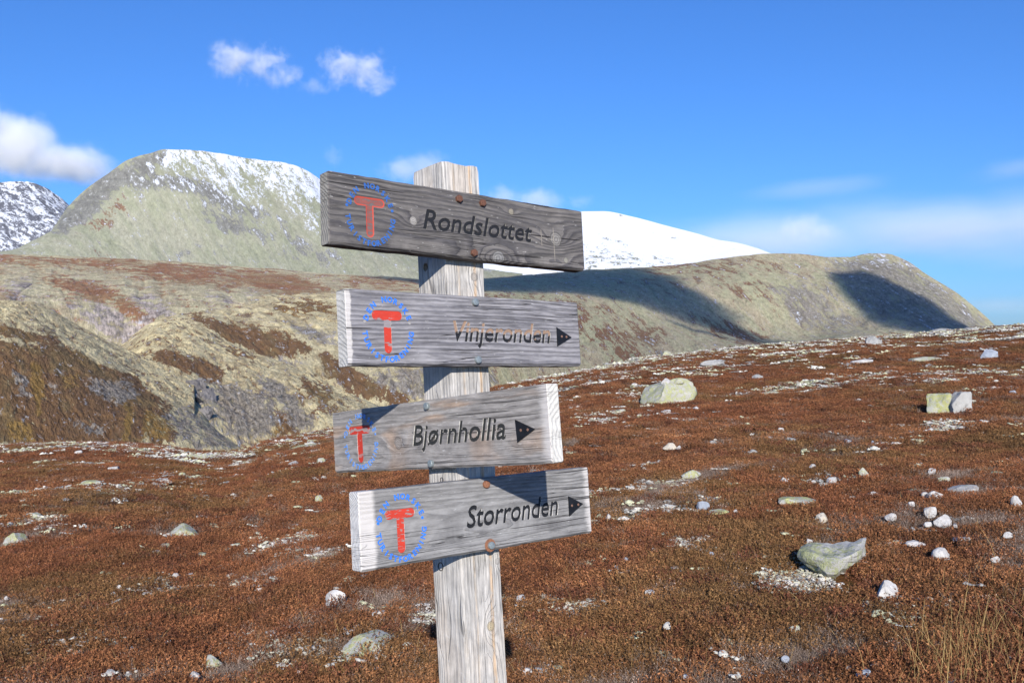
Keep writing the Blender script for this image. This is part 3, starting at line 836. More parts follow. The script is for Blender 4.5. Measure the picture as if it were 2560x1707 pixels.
boards = [
    dict(face='r', s=-.27307, L=.62786, h=.13207, tilt=-.01879, z=.24016, th=.030, text='Rondslottet', t=(-.110, .1655, -.0165, .0365), ring=(-.2275, -.004, .048, .0535), T=(-.229, .0325, .0275, .0108, .0165, -.0465), dots=((-.2766, .0080), (-.1804, .0080)),
         arrow=None, bolts=((-.025, .0505, 'hex'), (.0339, .0495, 'hex'), (.0072, -.0541, 'hex')), label='darkest grey board reading Rondslottet, topmost on the post'),
    dict(face='r', s=-.24886, L=.57220, h=.13688, tilt=-.00735, z=.03032, th=.0317, text='Vinjeronden', t=(-.0495, .2010, -.0200, .038), ring=(-.1985, -.002, .050, .055), T=(-.1999, .0326, .0320, .0143, .0162, -.0460), dots=((-.2475, .0112), (-.1512, .0110)),
         arrow=((.2192, .0130), (.2186, -.0270), (.2611, -.0075)), screws=((.2322, -.0062), (.2456, -.0068)), bolts=((.0037, .0568, 'zinc'), (.0037, -.0566, 'zinc')), label='grey ridged board reading Vinjeronden with half worn letters, second from the top'),
    dict(face='l', s=-.41965, L=.72412, h=.13465, tilt=.02144, z=-.16472, th=.0266, text='Bjørnhollia', t=(-.0471, .2430, -.0194, .0383), ring=(-.2460, -.002, .0635, .0555), T=(-.2490, .0437, .0313, .0138, .0215, -.0478), dots=((-.3118, .0110), (-.1851, .0110)),
         arrow=((.2748, .0119), (.2768, -.0282), (.3257, -.0075)), screws=((.2886, -.0072), (.3070, -.0073)), bolts=((.0123, .0551, 'zinc'), (.0141, -.0567, 'zinc')), label='board with warm streaks reading Bjørnhollia, on the left-hand face of the post'),
    dict(face='r', s=-.23972, L=.56236, h=.13802, tilt=.00456, z=-.32545, th=.0316, text='Storronden', t=(-.0470, .1890, -.0200, .039), ring=(-.1950, -.002, .0490, .0555), T=(-.1965, .0318, .0310, .0142, .0162, -.0470), dots=((-.2433, .0107), (-.1487, .0105)),
         arrow=((.2182, .0139), (.2173, -.0274), (.2590, -.0058)), screws=((.2264, -.0064), (.2446, -.0062)), bolts=((.0027, .0572, 'rust'), (.0046, -.0592, 'washer')), label='pale bleached board reading Storronden, lowest on the post'),
]
WOODS = [
    wood_mat('board_wood_dark', (.165, .15, .14), (.075, .07, .075), .0060, (.060, -.052), .628, crack=1.0, fine=1.0, blotch=.55, wob=.020, seed=1.0, lateK=.8, endcol=(.30, .28, .25), dark=(.025, .022, .022),
             knots=((-.1336, -.0052, .0085, (.42, .39, .36), 2.2), (.2321, -.0044, .0150, (.30, .28, .26), 1.8), (.1103, .0413, .0065, (.36, .32, .25), 1.6), (.2587, -.0471, .0062, (.34, .32, .27), 1.0), (.0715, -.0600, .016, (.28, .27, .26), 2.2))),
    wood_mat('board_wood_ridged', (.30, .285, .295), (.135, .13, .145), .0080, (.040, -.095), .572, crack=1.2, blotch=.45, wob=.018, seed=2.3, lateK=.75, endcol=(.55, .53, .50), fade_left=.012),
    wood_mat('board_wood_warm', (.335, .31, .29), (.18, .166, .16), .0078, (.055, -.030), .724, warm=(.42, .27, .17), warm_k=.55, crack=.8, blotch=.4, wob=.018, seed=5.1, lateK=.6, endcol=(.66, .63, .58), fade_right=.030,
             knots=((-.10, -.012, .012, (.33, .29, .26), 1.3),)),
    wood_mat('board_wood_pale', (.275, .265, .258), (.165, .158, .158), .0044, (.09, -.02), .562, crack=1.0, fine=.7, blotch=.45, wob=.020, seed=7.7, lateK=.55, endcol=(.72, .69, .66), fade_left=.036, fade_right=.022),
]
RED = (.52, .045, .025); BLUE = (.035, .19, .74)
EMB = [paint_mat('emblem_paint_worn', (.26, .085, .07), (.135, .115, .11), .06, 1.0), paint_mat('emblem_paint_half_gone', RED, (.26, .245, .25), -.05, 2.0, rows=((.0005, .0150, .95), (-.031, -.0285, .9))),
       paint_mat('emblem_paint_streaked', RED, (.33, .29, .27), -.06, 3.0, rows=((.0195, .0255, .9), (-.036, -.027, .55))), paint_mat('emblem_paint_flaked', RED, (.25, .23, .22), .012, 4.0)]
EMB_EDGE = paint_mat('emblem_edge_paint', (.50, .07, .045), (.25, .15, .13), -.12, 9.0)
LET = [paint_mat('letter_paint', (.016, .016, .018), (.2, .18, .17), -.16, 1.0), paint_mat('letter_paint_worn', (.016, .016, .018), (.34, .22, .15), -.06, 2.0, rows=((-.002, .03, .88),)),
       paint_mat('letter_paint_grey', (.03, .03, .028), (.25, .23, .2), -.12, 3.0), paint_mat('letter_paint_black', (.014, .014, .016), (.25, .23, .2), -.16, 4.0)]
RING_PAINT = [paint_mat('ring_paint_dark', (.035, .13, .42), (.16, .16, .2), -.08, 1), paint_mat('ring_paint', BLUE, (.25, .3, .42), -.08, 2), paint_mat('ring_paint_faded', (.10, .27, .68), (.34, .36, .44), .01, 3), paint_mat('ring_paint_bright', BLUE, (.3, .33, .42), -.08, 4)]
EDGE_WOOD = wood_mat('carved_edge_wood', (.46, .44, .42), (.3, .28, .27), .004, (.05, -.05), 1.0, crack=.2)

for i, B in enumerate(boards):
    L, h, th = B['L'], B['h'], B['th']
    # a worn plank: section with eased arrises, a wider one along the lower front edge, edges slightly uneven along the length
    hy, hz = th / 2, h / 2
    sec = [(-hy, -hz + .0045), (-hy + .0042, -hz), (hy - .002, -hz), (hy, -hz + .002), (hy, hz - .002), (hy - .002, hz), (-hy + .0022, hz), (-hy + .0006, hz - .0007), (-hy, hz - .0024)]
    st = np.concatenate([[-L / 2, -L / 2 + .0018], np.linspace(-L / 2 + .008, L / 2 - .008, 34), [L / 2 - .0018, L / 2]])
    bm = bmesh.new(); rws = []
    for q, xq in enumerate(st):
        endq = q in (0, len(st) - 1); rw = []
        for k, (yy, zz) in enumerate(sec):
            sgn = 1 if zz > 0 else -1
            jz = .0011 * float(fbm(np.array([xq * 28 + i * 7]), np.array([sgn * 3.0]), oct=3, seed=31)[0]) + .0006 * float(fbm(np.array([xq * 130 + i]), np.array([k * 1.7]), oct=1, seed=33)[0])
            xe = .0014 * float(fbm(np.array([zz * 60 + i * 3]), np.array([q * 1.0]), oct=2, seed=35)[0]) if (endq or q in (1, len(st) - 2)) else 0
            e_ = .0016 if endq else 0
            yk = yy * (1 - e_ / hy) if yy > -hy + 1e-6 or endq else yy
            rw.append(bm.verts.new((xq + xe, yk, zz * (1 - e_ / hz) + jz)))
        rws.append(rw)
    for a_, b_ in zip(rws[:-1], rws[1:]):
        n = len(a_)
        for k in range(n): bm.faces.new((a_[k], a_[(k + 1) % n], b_[(k + 1) % n], b_[k]))
    bm.faces.new(rws[0]); bm.faces.new(rws[-1][::-1])
    bmesh.ops.recalc_face_normals(bm, faces=bm.faces)
    me = bpy.data.meshes.new('signboard'); bm.to_mesh(me); bm.free()
    mid = B['s'] + L / 2
    T = Matrix.Rotation(-B['tilt'], 4, 'Y')
    if B['face'] == 'r':
        base = Matrix.Translation((0, -th / 2 - .0005, B['z']))
        loc = base @ T @ Matrix.Translation((mid, 0, 0))
    else:
        F = Matrix(((0, 1, 0, 0), (-1, 0, 0, 0), (0, 0, 1, 0), (0, 0, 0, 1)))
        loc = Matrix.Translation((-th / 2 - .0005, 0, B['z'])) @ F @ T @ Matrix.Translation((mid, 0, 0))
    bo = part('signboard', me, WOODS[i], post_root, loc, B['label'])
    bpy.context.view_layer.update()
    y0 = -th / 2
    u0, u1, v0, cap = B['t']
    tp = B['T']
    cut = [fit_text(B['text'], u0, u1, v0, cap, y0, .0052, .24, .022), prism(t_outline(*tp), y0 - .002, y0 + .0018)]
    carve(bo, join_meshes(cut, 'cutter'))
    for p in bo.data.polygons: p.use_smooth = False
    # painted lettering on the floor of the carving
    part('lettering', fit_text(B['text'], u0 + .0002, u1 - .0002, v0 + .0002, cap - .0004, y0 + .0019, .0012, .24, .017), LET[i], bo, Matrix.Identity(4))
    if i == 0:
        outer = t_outline(*tp); inner = t_outline(*tp, inset=.0024)
        bm = bmesh.new()
        vo = [bm.verts.new((p_[0], y0 + .0004, p_[1])) for p_ in outer]; vi = [bm.verts.new((p_[0], y0 + .0008, p_[1])) for p_ in inner]
        n = len(vo)
        for k in range(n): bm.faces.new((vo[k], vo[(k + 1) % n], vi[(k + 1) % n], vi[k]))
        bmesh.ops.recalc_face_normals(bm, faces=bm.faces)
        em = bpy.data.meshes.new('emblem_edge'); bm.to_mesh(em); bm.free()
        part('emblem', prism(t_outline(*tp, inset=.0005), y0 + .0010, y0 + .0018), EMB[i], bo, Matrix.Identity(4), 'red T worn to an outline')
        part('emblem_edge', em, EMB_EDGE, bo, Matrix.Identity(4))
    else:
        part('emblem', prism(t_outline(*tp, inset=.0003), y0 + .0006, y0 + .0018), EMB[i], bo, Matrix.Identity(4))
    # ring of small blue letters
    rcx, rcz, rx, rz = B['ring']; ms = []
    def put(chs, a0, a1, inward):
        for k, ch in enumerate(chs):
            if ch == ' ': continue
            a = R(a0 + (a1 - a0) * k / (len(chs) - 1))
            lm = text_mesh(ch, .09, .030, 0, res=2)
            xs = [v.co.x for v in lm.vertices]; ys = [v.co.y for v in lm.vertices]
            lm.transform(Matrix.Translation((-(min(xs) + max(xs)) / 2, -.36, 0)))
            sz = .0146
            px, pz = rcx + rx * math.sin(a), rcz + rz * math.cos(a)
            rot = -a if not inward else math.pi - a
            k_s = Matrix.Diagonal((rx / .05, 1, 1, 1))
            ms.append(place_flat(lm, Matrix.Translation((px, y0 - .0003, pz)) @ k_s @ Matrix.Rotation(-rot if False else -rot, 4, 'Y') @ Matrix.Diagonal((sz, .006, sz, 1))))
    put('DEN NORSKE', -68, 66, False)
    put('TURISTFORENING', -99, -261, True)
    part('ring_lettering', join_meshes(ms, 'ring_lettering'), RING_PAINT[i], bo, Matrix.Identity(4))
    for (du, dv) in B['dots']:
        dm = lathe([(.0030, 0), (.0028, -.0006), (.001, -.0007)], 12)
        part('ring_dot', dm, RING_PAINT[i] if i != 1 else EDGE_WOOD, bo, Matrix.Translation((du, y0 + .0001, dv)))
    if i == 0:      # only scratches are left where the arrow plate has come off
        for (ua, va, ub, vb) in ((.1905, .012, .1915, -.022), (.2255, .020, .2270, -.052), (.176, -.0045, .224, -.0065)):
            nx_, nz_ = (.0007, .0) if abs(ub - ua) < .01 else (.0, .0006)
            part('scratch', prism([(ua - nx_, va - nz_), (ua + nx_, va + nz_), (ub + nx_, vb + nz_), (ub - nx_, vb - nz_)], y0 - .0002, y0 + .0004), SCRATCH, bo, Matrix.Identity(4))
    if B['arrow']:
        a = B['arrow']; part('arrow_plate', prism([a[0], a[2], a[1]], y0 - .0018, y0 + .0004), M_BLACK, bo, Matrix.Identity(4))
        for (su, sv) in B['screws']: part('screw', ME_SCREW, M_SCREW, bo, Matrix.Translation((su, y0 - .0018, sv)))
    for (bu, bv, kind) in B['bolts']:
        if kind == 'washer':
            wo_ = part('washer', ME_WASHER, M_RUSTL, bo, Matrix.Translation((bu, y0 - .0001, bv)), 'rust brown washer')
            part('bolt', ME_BOLT.copy(), M_ZINC, bo, Matrix.Translation((bu, y0 - .0020, bv)))
        elif kind == 'hex': part('bolt', ME_HEX, M_RUST, bo, Matrix.Translation((bu, y0 - .0001, bv)) @ Matrix.Rotation(random.random(), 4, 'Y'))
        elif kind == 'zinc': part('bolt', ME_BOLT, M_ZINC, bo, Matrix.Translation((bu, y0 - .0001, bv)))
        else: part('bolt', ME_BOLT.copy(), M_RUSTL, bo, Matrix.Translation((bu, y0 - .0001, bv)))

# ================================================================== STONES
def stone_mesh(seed, w, d, h, facets=7, rough=.10, sub=3, flat=.5):
    rg = np.random.default_rng(seed)
    bm = bmesh.new(); bmesh.ops.create_icosphere(bm, subdivisions=sub, radius=1)
    V = np.array([v.co[:] for v in bm.verts])
    n = V / np.linalg.norm(V, axis=1)[:, None]
    pw = 2.0 if facets < 6 else (2.6 if facets < 9 else (4.0 if facets < 20 else 9.0))
    V = n / (np.abs(n) ** pw).sum(1)[:, None] ** (1 / pw)
    for k in range(min(facets, 7) if facets < 20 else 1):
        p = rg.normal(size=3); p[2] = abs(p[2]) * .8 if k else 1.0; p /= np.linalg.norm(p)
        dd = rg.uniform(.42, .80) if k else flat + .25
        s = V @ p - dd
        V = V - np.where(s > 0, s * .92, 0)[:, None] * p[None]
    V = V * (1 + rough * fbm(n[:, 0] * 1.6 + seed, n[:, 1] * 1.6, n[:, 2] * 1.6 + 5, oct=3, seed=seed % 97))[:, None]
    V = V + n * (rough * .35 * fbm(n[:, 0] * 5 + seed, n[:, 1] * 5, n[:, 2] * 5 + 5, oct=2, seed=seed % 89))[:, None]
    ext = V.max(0) - V.min(0)
    V[:, 2] -= V[:, 2].min()
    V = V / ext * np.array([w, d, h * 1.35]); V[:, 2] -= h * .30
    V[:, :2] -= (V[:, :2].max(0) + V[:, :2].min(0)) / 2
    for v, c_ in zip(bm.verts, V): v.co = c_
    me = bpy.data.meshes.new('stone'); bm.to_mesh(me); bm.free()
    me.polygons.foreach_set('use_smooth', np.ones(len(me.polygons), bool))
    me.set_sharp_from_angle(angle=R(24))
    return me

def stone_mat(name, c1, c2, lichen=(.40, .42, .14), lk=.0, dark=.3, scale=14):
    m, nt, b = new_mat(name, .9, .15)
    co = objco(nt)
    oi = nt.nodes.new('ShaderNodeObjectInfo')
    px, py, pz = sep(nt, co); rnd = S(nt, oi.outputs['Random']) * 37
    v = vec(nt, px + rnd, py, pz)
    n1 = noise(nt, v, scale * .5, 4, .65); n2 = noise(nt, v, scale * 2, 4, .7); n3 = noise(nt, v, scale * 8, 3, .7)
    c = mix(nt, n1.step(.35, .65), c1, c2)
    c = mix(nt, n2.step(.56, .68) * dark, c, (.10, .10, .10))
    if lk: c = mix(nt, (n2 * .7 + n1 * .5 + (n3 - .5) * .5 + lk - .37).step(.5, .62) * .9, c, mix(nt, n3.step(.4, .6), lichen, (lichen[0] * .6, lichen[1] * .62, lichen[2] * .8)))
    c = gain(nt, c, n3 * .5 + .75)
    set_col(nt, b, c); bump(nt, b, n2 + n3 * .4, .02, .6)
    return m
STONE = {}
def stone_set(q): return {
    'white': stone_mat('white_stone', (.58, .555, .53), (.45, .425, .40), dark=.35, scale=22 * q),
    'cream': stone_mat('cream_stone', (.60, .52, .40), (.50, .46, .40), dark=.2, scale=20 * q),
    'grey': stone_mat('grey_stone', (.40, .39, .37), (.30, .29, .28), lk=.18, lichen=(.42, .42, .28), dark=.5, scale=14 * q),
    'blue': stone_mat('blue_grey_stone', (.36, .39, .44), (.30, .32, .36), lk=.02, dark=.3, scale=14 * q),
    'lichen': stone_mat('lichen_stone', (.46, .45, .40), (.36, .35, .32), lk=.31, lichen=(.50, .49, .19), dark=.45, scale=14 * q),
    'pale': stone_mat('pale_lichen_stone', (.46, .44, .40), (.34, .33, .30), lk=.335, lichen=(.50, .50, .22), dark=.5, scale=14 * q),
}
STONE = stone_set(1.0); STONE_BIG = stone_set(.4)
STONE_BIG['yellow'] = stone_mat('yellow_lichen_stone', (.44, .43, .36), (.36, .35, .30), lk=.335, lichen=(.52, .51, .17), dark=.45, scale=7)
# x, y of the stone's middle and its width and height on the 2352 px view, kind, label, flatness, facets
ST = [
 (1543, 903, 134, 60, 'pale', 'big rounded grey boulder with lichen on the slope right of the second board', .6, 6),
 (1532, 868, 22, 13, 'white', 'small white stone lying on the top left of the big rounded boulder', .5, 6),
 (1562, 868, 26, 12, 'lichen', 'yellowish stone lying on top of the big rounded boulder', .4, 6),
 (2165, 931, 56, 40, 'yellow', 'yellow lichen covered left half of the split block high on the right slope', .5, 20),
 (2210, 930, 48, 46, 'grey', 'grey right half of the split block high on the right slope', .5, 20),
 (1908, 1290, 150, 96, 'pale', 'large grey boulder with an overhanging slab at the lower right', .3, 8),
 (770, 1382, 50, 32, 'white', 'bright white block shaped stone in the heather left of the post foot', .35, 9),
 (870, 1419, 30, 13, 'white', 'small white stone behind the yellow lichen boulder left of the post', .4, 6),
 (858, 1488, 150, 44, 'lichen', 'low boulder patched with yellow lichen left of the post foot', .12, 5),
 (2045, 1366, 54, 36, 'white', 'oblong white stone in front of the overhanging grey boulder', .4, 6),
 (2168, 1284, 46, 27, 'white', 'domed white stone right of the overhanging boulder', .6, 4),
 (2170, 1206, 40, 25, 'white', 'largest white stone of the cluster on the right slope', .5, 8),
 (2140, 1183, 27, 22, 'white', 'upright white stone topmost of the cluster on the right slope', .5, 8),
 (2338, 1160, 28, 28, 'white', 'angular white stone cut by the right edge of the view', .4, 8),
 (1892, 1196, 30, 18, 'cream', 'cream coloured stone above the overhanging boulder', .4, 7),
 (2048, 1195, 26, 15, 'white', 'white stone between the cream stone and the white cluster', .4, 6),
 (2106, 1258, 46, 12, 'white', 'flat white stone sunk in heather above the oblong stone', .3, 6),
 (2222, 1123, 76, 19, 'grey', 'broad flat grey slab near the right edge', .25, 6),
 (2152, 1146, 36, 20, 'white', 'pinkish white stone below the broad flat slab', .4, 7),
 (2127, 1144, 18, 13, 'white', 'small white stone touching the left of the pinkish white one', .4, 7),
 (2115, 1130, 60, 10, 'lichen', 'thin lichen covered slab left of the broad grey slab', .2, 6),
 (1840, 1152, 92, 22, 'lichen', 'flat yellow green slab in the middle of the right slope', .25, 6),
 (1615, 1168, 32, 18, 'blue', 'blue grey stone with a yellow lichen foot', .4, 7),
 (1652, 1184, 52, 12, 'lichen', 'flat lichen stone beside the blue grey stone', .2, 6),
 (1398, 1196, 14, 17, 'white', 'upright white stone right of the Storronden board', .6, 5),
 (1590, 1094, 44, 17, 'lichen', 'white and yellow stone right of the Bjørnhollia board', .4, 6),
 (1868, 1077, 17, 10, 'white', 'small white stone uphill of the flat yellow green slab', .4, 6),
 (1802, 1109, 20, 12, 'white', 'bright white stone uphill left of the flat yellow green slab', .4, 7),
 (1913, 1111, 23, 15, 'white', 'pale pinkish stone uphill right of the flat yellow green slab', .4, 7),
 (1987, 1092, 26, 24, 'lichen', 'upright lichen topped stone on the right slope with a shadow beside it', .4, 8),
 (2143, 1088, 17, 12, 'white', 'small stone uphill of the broad flat slab', .4, 7),
 (2172, 1108, 28, 13, 'pale', 'pale low stone just uphill left of the broad flat slab', .3, 7),
 (2010, 1140, 32, 10, 'white', 'flat white stone downhill of the lichen topped stone', .3, 6),
 (2095, 1165, 14, 11, 'white', 'small pale stone left of the white cluster', .4, 6),
 (1540, 1030, 34, 14, 'cream', 'pinkish oblong stone below the big rounded boulder', .35, 7),
 (1560, 1032, 12, 8, 'white', 'pebble at the right end of the pinkish oblong stone', .4, 6),
 (2276, 817, 42, 24, 'blue', 'white peaked boulder near the right end of the skyline', .6, 8),
 (2013, 784, 40, 22, 'grey', 'dark grey boulder on the right skyline', .5, 8),
 (2165, 759, 44, 10, 'grey', 'low grey outcrop on the skyline at the foot of the ridge', .4, 7),
 (2238, 756, 36, 8, 'grey', 'small grey outcrop on the skyline nearest the right edge', .4, 7),
 (1533, 814, 30, 14, 'pale', 'pale boulder on the skyline just right of the second board', .5, 6),
 (1640, 836, 58, 18, 'grey', 'dark mossy boulder group below the skyline right of the second board', .4, 8),
 (2132, 826, 70, 14, 'pale', 'long pale stone bank below the peaked boulder', .3, 7),
 (1985, 832, 50, 12, 'white', 'white stone bank on the upper right slope', .3, 7),
 (1745, 868, 30, 12, 'grey', 'grey half buried stone on the middle of the upper slope', .3, 6),
 (1772, 905, 34, 10, 'pale', 'pale flat stone lower on the upper right slope', .3, 6),
 (2330, 905, 18, 9, 'blue', 'grey blue stone at the right edge level with the split block', .4, 6),
 (1530, 948, 24, 8, 'white', 'white pebble in front of the big rounded boulder', .3, 5),
 (415, 1221, 68, 27, 'lichen', 'yellow lichen boulder in the middle of the left slope', .4, 6),
 (457, 1279, 30, 10, 'pale', 'flat pale stone below the yellow lichen boulder on the left slope', .3, 6),
 (377, 1258, 22, 9, 'lichen', 'small flat lichen stone below left of the yellow lichen boulder', .3, 6),
 (402, 1330, 18, 14, 'white', 'bright white stone low on the left slope', .5, 7),
 (30, 1243, 50, 24, 'lichen', 'lichen boulder at the left edge', .4, 6),
 (80, 1190, 24, 13, 'pale', 'rounded pale stone left, above the edge boulder', .5, 5),
 (205, 1114, 46, 13, 'pale', 'long pale slab on the upper left slope', .25, 6),
 (227, 1068, 28, 9, 'lichen', 'yellowish flat stone near the left skyline', .3, 6),
 (256, 1078, 28, 9, 'white', 'white flat stone right of the yellowish one near the left skyline', .3, 6),
 (415, 1094, 18, 12, 'pale', 'rounded pale stone on the upper slope above the yellow lichen boulder', .5, 5),
 (446, 1050, 50, 12, 'pale', 'long pale slab near the skyline left of the boards', .25, 6),
 (178, 1040, 18, 7, 'white', 'white stone just under the left skyline', .4, 6),
 (733, 1151, 20, 17, 'lichen', 'small leaning stone left of the Storronden board', .5, 6),
 (445, 1561, 24, 15, 'white', 'white stone cut by the bottom edge on the left', .5, 6),
 (487, 1530, 42, 24, 'lichen', 'lichen spotted stone near the bottom left', .25, 6),
 (1212, 1554, 21, 13, 'white', 'white stone right of the post at the bottom edge', .5, 6),
 (1197, 1384, 24, 14, 'white', 'white stone close to the right of the post', .3, 7),
 (1532, 1447, 20, 14, 'white', 'white stone alone in the middle of the lower right heather', .5, 7),
 (1577, 1566, 18, 9, 'blue', 'bluish stone at the bottom edge right of the post', .5, 6),
 (1805, 1526, 19, 13, 'blue', 'small bluish stone at the bottom right', .6, 6),
 (1988, 1561, 34, 18, 'blue', 'blue grey stone cut by the bottom edge on the right', .6, 7),
 (1827, 1457, 30, 15, 'lichen', 'small yellow lichen stone below the overhanging boulder', .4, 6),
 (2160, 1489, 28, 10, 'white', 'flat whitish stone among the dry grass', .3, 6),
 (2288, 1293, 20, 12, 'white', 'small white stone right of the domed white one', .4, 6),
 (2213, 1247, 38, 12, 'white', 'low white stone uphill right of the domed one', .4, 6),
 (2318, 1237, 22, 13, 'white', 'white stone near the right edge below the angular one', .4, 7),
 (1860, 1251, 15, 10, 'white', 'little white stone at the upper left of the overhanging boulder', .4, 6),
 (1504, 1271, 15, 8, 'white', 'little white stone downhill of the flat lichen stone, right of the Storronden board', .4, 6), (1636, 1281, 14, 10, 'blue', 'little bluish stone straight below the flat lichen stone', .5, 6), (1438, 1293, 13, 9, 'blue', 'little bluish stone below the upright white stone right of the Storronden board', .5, 6), (1417, 1312, 11, 10, 'white', 'tiny white stone beside the little bluish one right of the lowest board', .5, 6),
 (1494, 1370, 22, 8, 'white', 'flat white fleck of stone between the post and the overhanging boulder', .3, 6), (2133, 1213, 20, 10, 'white', 'small white stone touching the lower left of the largest white stone of the cluster', .5, 6), (2099, 1223, 11, 8, 'white', 'tiny white stone left of the white cluster on the right slope', .5, 6), (2196, 1215, 10, 9, 'white', 'tiny white stone touching the right end of the largest white stone', .5, 6), (1870, 1112, 12, 6, 'white', 'tiny white stone left of the pale pinkish stone', .4, 6),
 (1840, 1117, 10, 6, 'white', 'tiny white stone right of the bright white stone uphill of the yellow green slab', .4, 6), (687, 1555, 10, 10, 'white', 'tiny white stone at the bottom edge left of the post', .5, 6), (673, 1067, 24, 10, 'grey', 'small grey stone left of the yellow tipped stone by the Bjørnhollia board', .3, 7), (736, 1062, 24, 13, 'lichen', 'yellow tipped stone left of the Bjørnhollia board', .4, 6),
 (695, 1028, 70, 14, 'pale', 'long pale slab just left of the Bjørnhollia board', .25, 7), (584, 1043, 28, 9, 'grey', 'dull grey stone at the skyline between the two long pale slabs', .3, 6), (588, 1240, 22, 7, 'pale', 'small pale flat stone between the yellow lichen boulder on the left slope and the post', .3, 6), (545, 1256, 30, 8, 'pale', 'pale flat stone just right of the yellow lichen boulder on the left slope', .3, 6), (1690, 1180, 12, 6, 'white', 'tiny white stone at the right end of the flat lichen stone', .3, 6),
 (272, 1355, 12, 9, 'white', 'small white stone left of and just below the bright white stone on the left slope', .5, 6), (385, 1482, 14, 8, 'white', 'small white stone in the lower left heather, below a tiny one', .4, 6), (345, 1442, 10, 8, 'white', 'tiny white stone just above the small one in the lower left heather', .4, 6), (12, 1380, 10, 8, 'white', 'tiny white stone at the left edge in the lower heather', .4, 6), (148, 1151, 16, 6, 'white', 'small flat white stone on the upper left slope under the long pale slab', .3, 6),
 (1360, 1000, 12, 7, 'white', 'tiny white stone just right of the Bjørnhollia board', .4, 6), (1470, 960, 14, 8, 'lichen', 'tiny lichen stone below left of the big rounded boulder', .4, 6), (1600, 940, 14, 7, 'white', 'small white stone at the lower right of the big rounded boulder', .4, 6), (1425, 948, 34, 9, 'lichen', 'flat lichen stone between the boards and the big boulder', .3, 6), (1460, 886, 20, 8, 'white', 'small white stone uphill left of the big rounded boulder', .4, 6),
 (1770, 1010, 12, 6, 'white', 'tiny white stone in the middle of the open red slope', .4, 6), (1640, 1020, 18, 8, 'grey', 'small grey stone right of the pinkish oblong stone', .4, 6), (1795, 990, 14, 7, 'white', 'tiny white stone uphill right of the one in the middle of the open red slope', .4, 6), (1950, 1018, 18, 9, 'blue', 'small bluish stone below left of the split block', .4, 6), (2005, 1020, 10, 7, 'blue', 'tiny bluish stone right of the small bluish one below the split block', .4, 6), (2290, 1092, 26, 8, 'pale', 'pale flat stone near the right edge uphill of the broad grey slab', .3, 6),
]
def sink_frame(p):
    e = .15
    gx = float(moor_z(p[0] + e, p[1], False) - moor_z(p[0] - e, p[1], False)) / (2 * e); gy = float(moor_z(p[0], p[1] + e, False) - moor_z(p[0], p[1] - e, False)) / (2 * e)
    return math.atan(gx), math.atan(gy)
STONE_XY = []
for k, (sx_, sy_, sw_, sh_, kind, label, flat_, fac_) in enumerate(ST):
    foot = sy_ + sh_ * .42
    on_top = 'on top of' in (label or '') or 'on the top' in (label or '')
    p, t_ = on_moor(sx_, foot)
    if on_top: p = np.array(STONE_XY[0][2]) + np.array([(sx_ - 1543) * K / FPX * STONE_XY[0][3], .1, STONE_XY[0][4] * .80]); t_ = STONE_XY[0][3]
    wm = sw_ * K / FPX * t_; hm_ = sh_ * K / FPX * t_
    d_m = wm * .8
    hh = hm_ * (.92 if sh_ / sw_ > .35 else .8)
    me = stone_mesh(100 + k * 13, wm, d_m, max(hh, .018), fac_, .16 if wm > .3 else .10, 4, flat_)
    o = link('boulder' if sw_ >= 58 else 'stone', me, (STONE_BIG if sw_ >= 42 else STONE)[kind])
    ax_, ay_ = sink_frame(p)
    o.location = (p[0], p[1] + d_m * .35, p[2] + (moor_z(p[0], p[1] + d_m * .35) - p[2] if not on_top else 0) + (.030 if sw_ < 60 else .0))
    o.rotation_euler = (ay_ * .8, -ax_ * .8, random.uniform(-.5, .5) if sw_ < 60 else random.uniform(-.12, .12))
    if 'patched with yellow' in (label or ''): o.rotation_euler = (.1, -.30, .25)
    tag(o, label or {'white': 'small white stone half sunk in the rust brown heather', 'grey': 'small dull grey stone half sunk in the rust brown heather', 'blue': 'small bluish stone half sunk in the rust brown heather',
                     'lichen': 'small lichen grown stone half sunk in the rust brown heather', 'pale': 'small pale flat stone half sunk in the rust brown heather'}[kind], 'boulder' if sw_ >= 58 else 'stone',
        'boulders on the moor' if sw_ >= 58 else 'stones scattered over the moor')
    STONE_XY.append((p[0], p[1] + d_m * .35, p, t_, hh, wm * (.5 if 'patched with yellow' in (label or '') else 1)))

